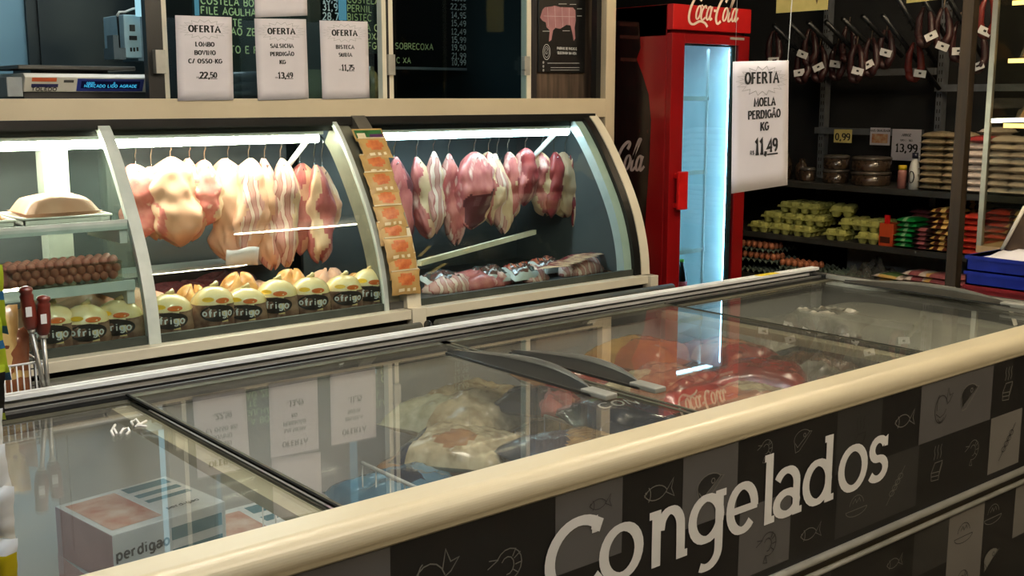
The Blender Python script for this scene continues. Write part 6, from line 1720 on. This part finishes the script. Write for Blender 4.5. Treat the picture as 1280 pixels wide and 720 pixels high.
# slanting board leaning at the cabinet foot
a, b = at(1253, 312, X=4.55), at(1282, 258, X=4.55)
mb = MB(); mb.add([Vector((4.55, a[1], a[2])), Vector((4.55, b[1] - .05, a[2])), Vector((4.55, b[1] - .05, b[2] + .03)), Vector((4.55, b[1], b[2])), Vector((4.57, a[1], a[2])), Vector((4.57, b[1] - .05, a[2])), Vector((4.57, b[1] - .05, b[2] + .03)), Vector((4.57, b[1], b[2]))], [(0, 3, 2, 1), (4, 5, 6, 7), (0, 1, 5, 4), (1, 2, 6, 5), (2, 3, 7, 6), (3, 0, 4, 7)])
lb_ = mb.build('leaning_board', M('board_brown', (66, 48, 30), (54, 38, 24), rough=.6)); tag(lb_, 'brown slanting board standing behind the blue crates', 'board')
mb = MB(); mb.tube([Vector((4.545, a[1], a[2])), Vector((4.545, b[1], b[2]))], .008, 6); OFF[lb_.name] = Vector(lb_.location); mb.build('board_edge', cream, lb_)

# table and crates
tb = thing('side_table', 'low table carrying the crates beyond the freezer', 'table', (4.5, 1.9, 0))
MB().box((4.22, 1.2, .775), (4.60, 2.36, .80)).build('tabletop', M('table_grey', (150, 146, 136), (136, 132, 122), rough=.5), tb, bevel=.003)
for x_ in (4.25, 4.53):
    for y_ in (1.24, 2.30): MB().box((x_, y_, 0), (x_ + .035, y_ + .035, .775)).build('leg', greyp, tb)
blu = M('crate_blue', (24, 44, 156), (18, 36, 136), rough=.35)
crd = M('crate_red', (130, 26, 34), (112, 20, 28), rough=.4)


def crate(label, z, h, m, x0=4.28, x1=4.58, y0=1.70, y1=2.275):
    o = thing('plastic_crate', label, 'crate', ((x0 + x1) / 2, (y0 + y1) / 2, z), 'stacked crates')
    mb = MB(); t = .006
    mb.box((x0, y0, z), (x1, y1, z + t)); mb.box((x0, y0, z), (x0 + t, y1, z + h)); mb.box((x1 - t, y0, z), (x1, y1, z + h)); mb.box((x0, y0, z), (x1, y0 + t, z + h)); mb.box((x0, y1 - t, z), (x1, y1, z + h)); mb.build('shell', m, o)
    mb = MB(); e = .006
    mb.box((x0 - e, y0 - e, z + h - .014), (x0 + t, y1 + e, z + h)); mb.box((x1 - t, y0 - e, z + h - .014), (x1 + e, y1 + e, z + h)); mb.box((x0, y0 - e, z + h - .014), (x1, y0 + t, z + h)); mb.box((x0, y1 - t, z + h - .014), (x1, y1 + e, z + h)); mb.build('rim', m, o)
    return o


crate('dark red crate at the bottom of the crate stack', .801, .052, crd)
crate('blue crate in the middle of the crate stack', .854, .056, blu)
crate('blue crate on top of the stack with white cloth inside', .911, .062, blu)
mb = MB(); mb.pillow(.27, .53, .03, 10, 14, 77, None, .4, .9); mb.v = [q_ + Vector((4.43, 1.985, .935)) for q_ in mb.v]
tag(mb.build('white_cloth', paper), 'crumpled white cloth lying in the top blue crate', 'cloth')

# ================================================================== LEFT FOREGROUND
# steels (sharpening rods) and wire stand between freezer and display case
YK = 2.68
ws = thing('wire_stand', 'black mesh wire stand behind the freezer at the left, holding wrapped goods', 'wire stand', (.66, YK, 0))
blw = M('black_wire', (26, 24, 22), (20, 19, 18), rough=.4)
x0, x1 = at(0, 440, Y=YK)[0] - .05, at(54, 440, Y=YK)[0]; zt_ = at(30, 425, Y=YK)[2]
mb = MB()
for k in range(16): xx = x0 + (x1 - x0) * k / 15; mb.tube([(xx, YK + .045, .62), (xx, YK + .045, zt_)], .0018, 5)
for k in range(22): zz = .62 + (zt_ - .62) * k / 21; mb.tube([(x0, YK + .045, zz), (x1, YK + .045, zz)], .0018, 5)
mb.build('mesh_back', blw, ws)
mb = MB(); mb.tube([(x0, YK - .05, .86), (x1, YK - .05, .86), (x1, YK + .045, .86), (x0, YK + .045, .86)], .003, 6, close=True)
mb.tube([(x0, YK - .05, 1.0), (x1 - .02, YK - .05, 1.0), (x1 - .02, YK + .045, 1.0), (x0, YK + .045, 1.0)], .003, 6, close=True)
for k in range(10): xx = x0 + (x1 - x0 - .02) * k / 9; mb.tube([(xx, YK - .05, .86), (xx, YK - .05, 1.0)], .0018, 5)
mb.box((x0, YK - .05, .855), (x1, YK + .045, .86)); mb.build('basket', wirew, ws)
for xx in (x0 + .005, x1 - .005): MB().tube([(xx, YK, 0), (xx, YK + .03, .86)], .006, 6).build('leg', blw, ws)
brown_b = M('bag_brown_film', (150, 92, 56), (112, 60, 36), rough=.25, coat=.6, scale=14, bump=.4, c3=(206, 190, 150))
noodle_y = M('bag_noodle_yellow', (208, 176, 110), (180, 140, 80), rough=.3, coat=.5, scale=6, wave=True)
for i, (px_, py_, ww, hh, m_) in enumerate(((14, 462, .085, .20, brown_b), (2, 440, .08, .22, noodle_y))):
    c = at(px_, py_, Y=YK - .01); mb = MB(); mb.pillow(ww, hh, .022, 8, 12, 50 + i, lambda u, v, s: 1 if int((v + 1) * 8) % 2 and abs(u) < .7 and v < .3 else 0, .3, .8)
    T = Matrix.Translation((c[0], YK + .0 + .0 * i, max(c[2], .963))) @ Matrix.Rotation(math.radians(90), 4, 'X')
    mb.v = [T @ q_ for q_ in mb.v]
    tag(mb.build('snack_bag', [m_, noodle_y]), ('brown wrapped pack in the wire stand, nearest the sharpening steels', 'yellow striped noodle pack at the left edge of the wire stand')[i], 'snack pack')
hnd = M('handle_wood_red', (104, 36, 24), (80, 26, 18), rough=.35, coat=.4, scale=6, stretch=(6, 6, 1))
for i, (pt, pm_, pe) in enumerate((((31.5, 358), (39, 412), (54, 480)), ((54.5, 369), (54, 419), (60, 485)))):
    yk = YK - .055
    a, m_, e = at(*pt, Y=yk), at(*pm_, Y=yk), at(*pe, Y=yk)
    d = (a - m_)
    o = thing('sharpening_steel', ('sharpening steel with dark red wooden handle, left and higher of the two', 'sharpening steel with dark red wooden handle, right and lower of the two')[i], 'sharpening steel', e, 'sharpening steels')
    tt = [0, .04, .1, .16, .22, .3, .5, .75, .9, .96, 1]; rr = [.006, .014, .0155, .012, .0155, .0145, .0165, .0165, .0145, .0125, .008]
    MB().tube([a - d * t for t in tt], rr, 14).build('handle', hnd, o)
    MB().tube([m_ + d * .01, m_ + (e - m_) * .05], [.009, .008], 10).build('ferrule', silver, o)
    MB().tube([m_, e, e + (e - m_) * .6], [.0055, .0055, .003], 10).build('rod', M('rod_steel', (170, 168, 160), (150, 148, 140), rough=.35, metal=.8), o)
    c = a - d * .55; MB().box((c[0] - .011, c[1] - .0175, c[2] - .012), (c[0] + .002, c[1] - .0155, c[2] + .01)).build('sticker', tagw, o)

# hanging strip stand with snack packets, cut by the left edge of the picture
base = dp(-22, 560, 1.25)
rk = thing('packet_stand', 'slim metal stand at the left edge holding snack packets', 'stand', (base[0], base[1], 0))
mb = MB(); mb.tube([(base[0], base[1], 0), (base[0], base[1], at(0, 335, X=base[0] if False else None, Y=base[1])[2])], .008, 10); mb.build('pole', silver, rk)
mb = MB(); mb.lathe([(.001, 0), (.14, 0), (.14, .01), (.02, .02), (.01, .04)], (base[0], base[1], 0), 24); mb.build('base_disc', silver, rk)
ygm = M('snack_yellow_green', (190, 196, 40), (150, 176, 40), rough=.3, coat=.4, scale=14)
blm = M('snack_blue', (60, 120, 160), (40, 96, 140), rough=.3, coat=.4)
whm = M('snack_white', (240, 240, 236), (226, 226, 220), rough=.3, coat=.4, scale=12, bump=.3)
ylm = M('snack_yellow', (214, 196, 20), (200, 180, 16), rough=.3, coat=.4)
SN = [(-8, 372, .085, .075, [ygm, blm], 'yellow green snack packet at the top of the left edge stand'), (-7, 435, .085, .07, [ygm, blm], 'yellow green and blue snack packet below the top one on the left edge stand'),
      (-6, 485, .08, .06, [blackp, ygm], 'dark snack packet with clear foil edge on the left edge stand'), (-4, 540, .07, .06, [whm, ygm], 'white foil packet, first below the dark one on the left edge stand'),
      (3, 585, .07, .055, [whm, whm], 'white foil packet, second below the dark one on the left edge stand'), (8, 635, .075, .06, [whm, blm], 'white foil packet, third below the dark one on the left edge stand'),
      (10, 700, .08, .06, [ylm, whm], 'yellow packet with white edge at the bottom of the left edge stand')]
for i, (px_, py_, ww, hh, ms, lb) in enumerate(SN):
    c = dp(px_ - 15, py_, 1.25); mb = MB(); mb.pillow(ww * .75, hh * 1.05, .014, 8, 8, 60 + i, lambda u, v, s: 1 if (i in (0, 1) and (u + v) % .9 < .25) or (i == 2 and abs(v) > .75) or (i == 6 and v > .5) else 0, .25, .8)
    rx = RM.col[0]; uz = Vector((0, 0, 1)); nn = -RM.col[2]; nn = (nn - uz * nn.dot(uz)).normalized(); rxx = uz.cross(nn)
    T = Matrix(((rxx[0], uz[0], nn[0], c[0]), (rxx[1], uz[1], nn[1], c[1]), (rxx[2], uz[2], nn[2], c[2]), (0, 0, 0, 1)))
    mb.v = [T @ (Matrix.Rotation(.1 * math.sin(i * 2), 4, 'Z') @ q_) for q_ in mb.v]
    tag(mb.build('snack_packet', ms), lb, 'snack packet', 'packets on the left stand')

for o in bpy.data.objects:
    if o.parent is not None and 'category' in o: del o['category']
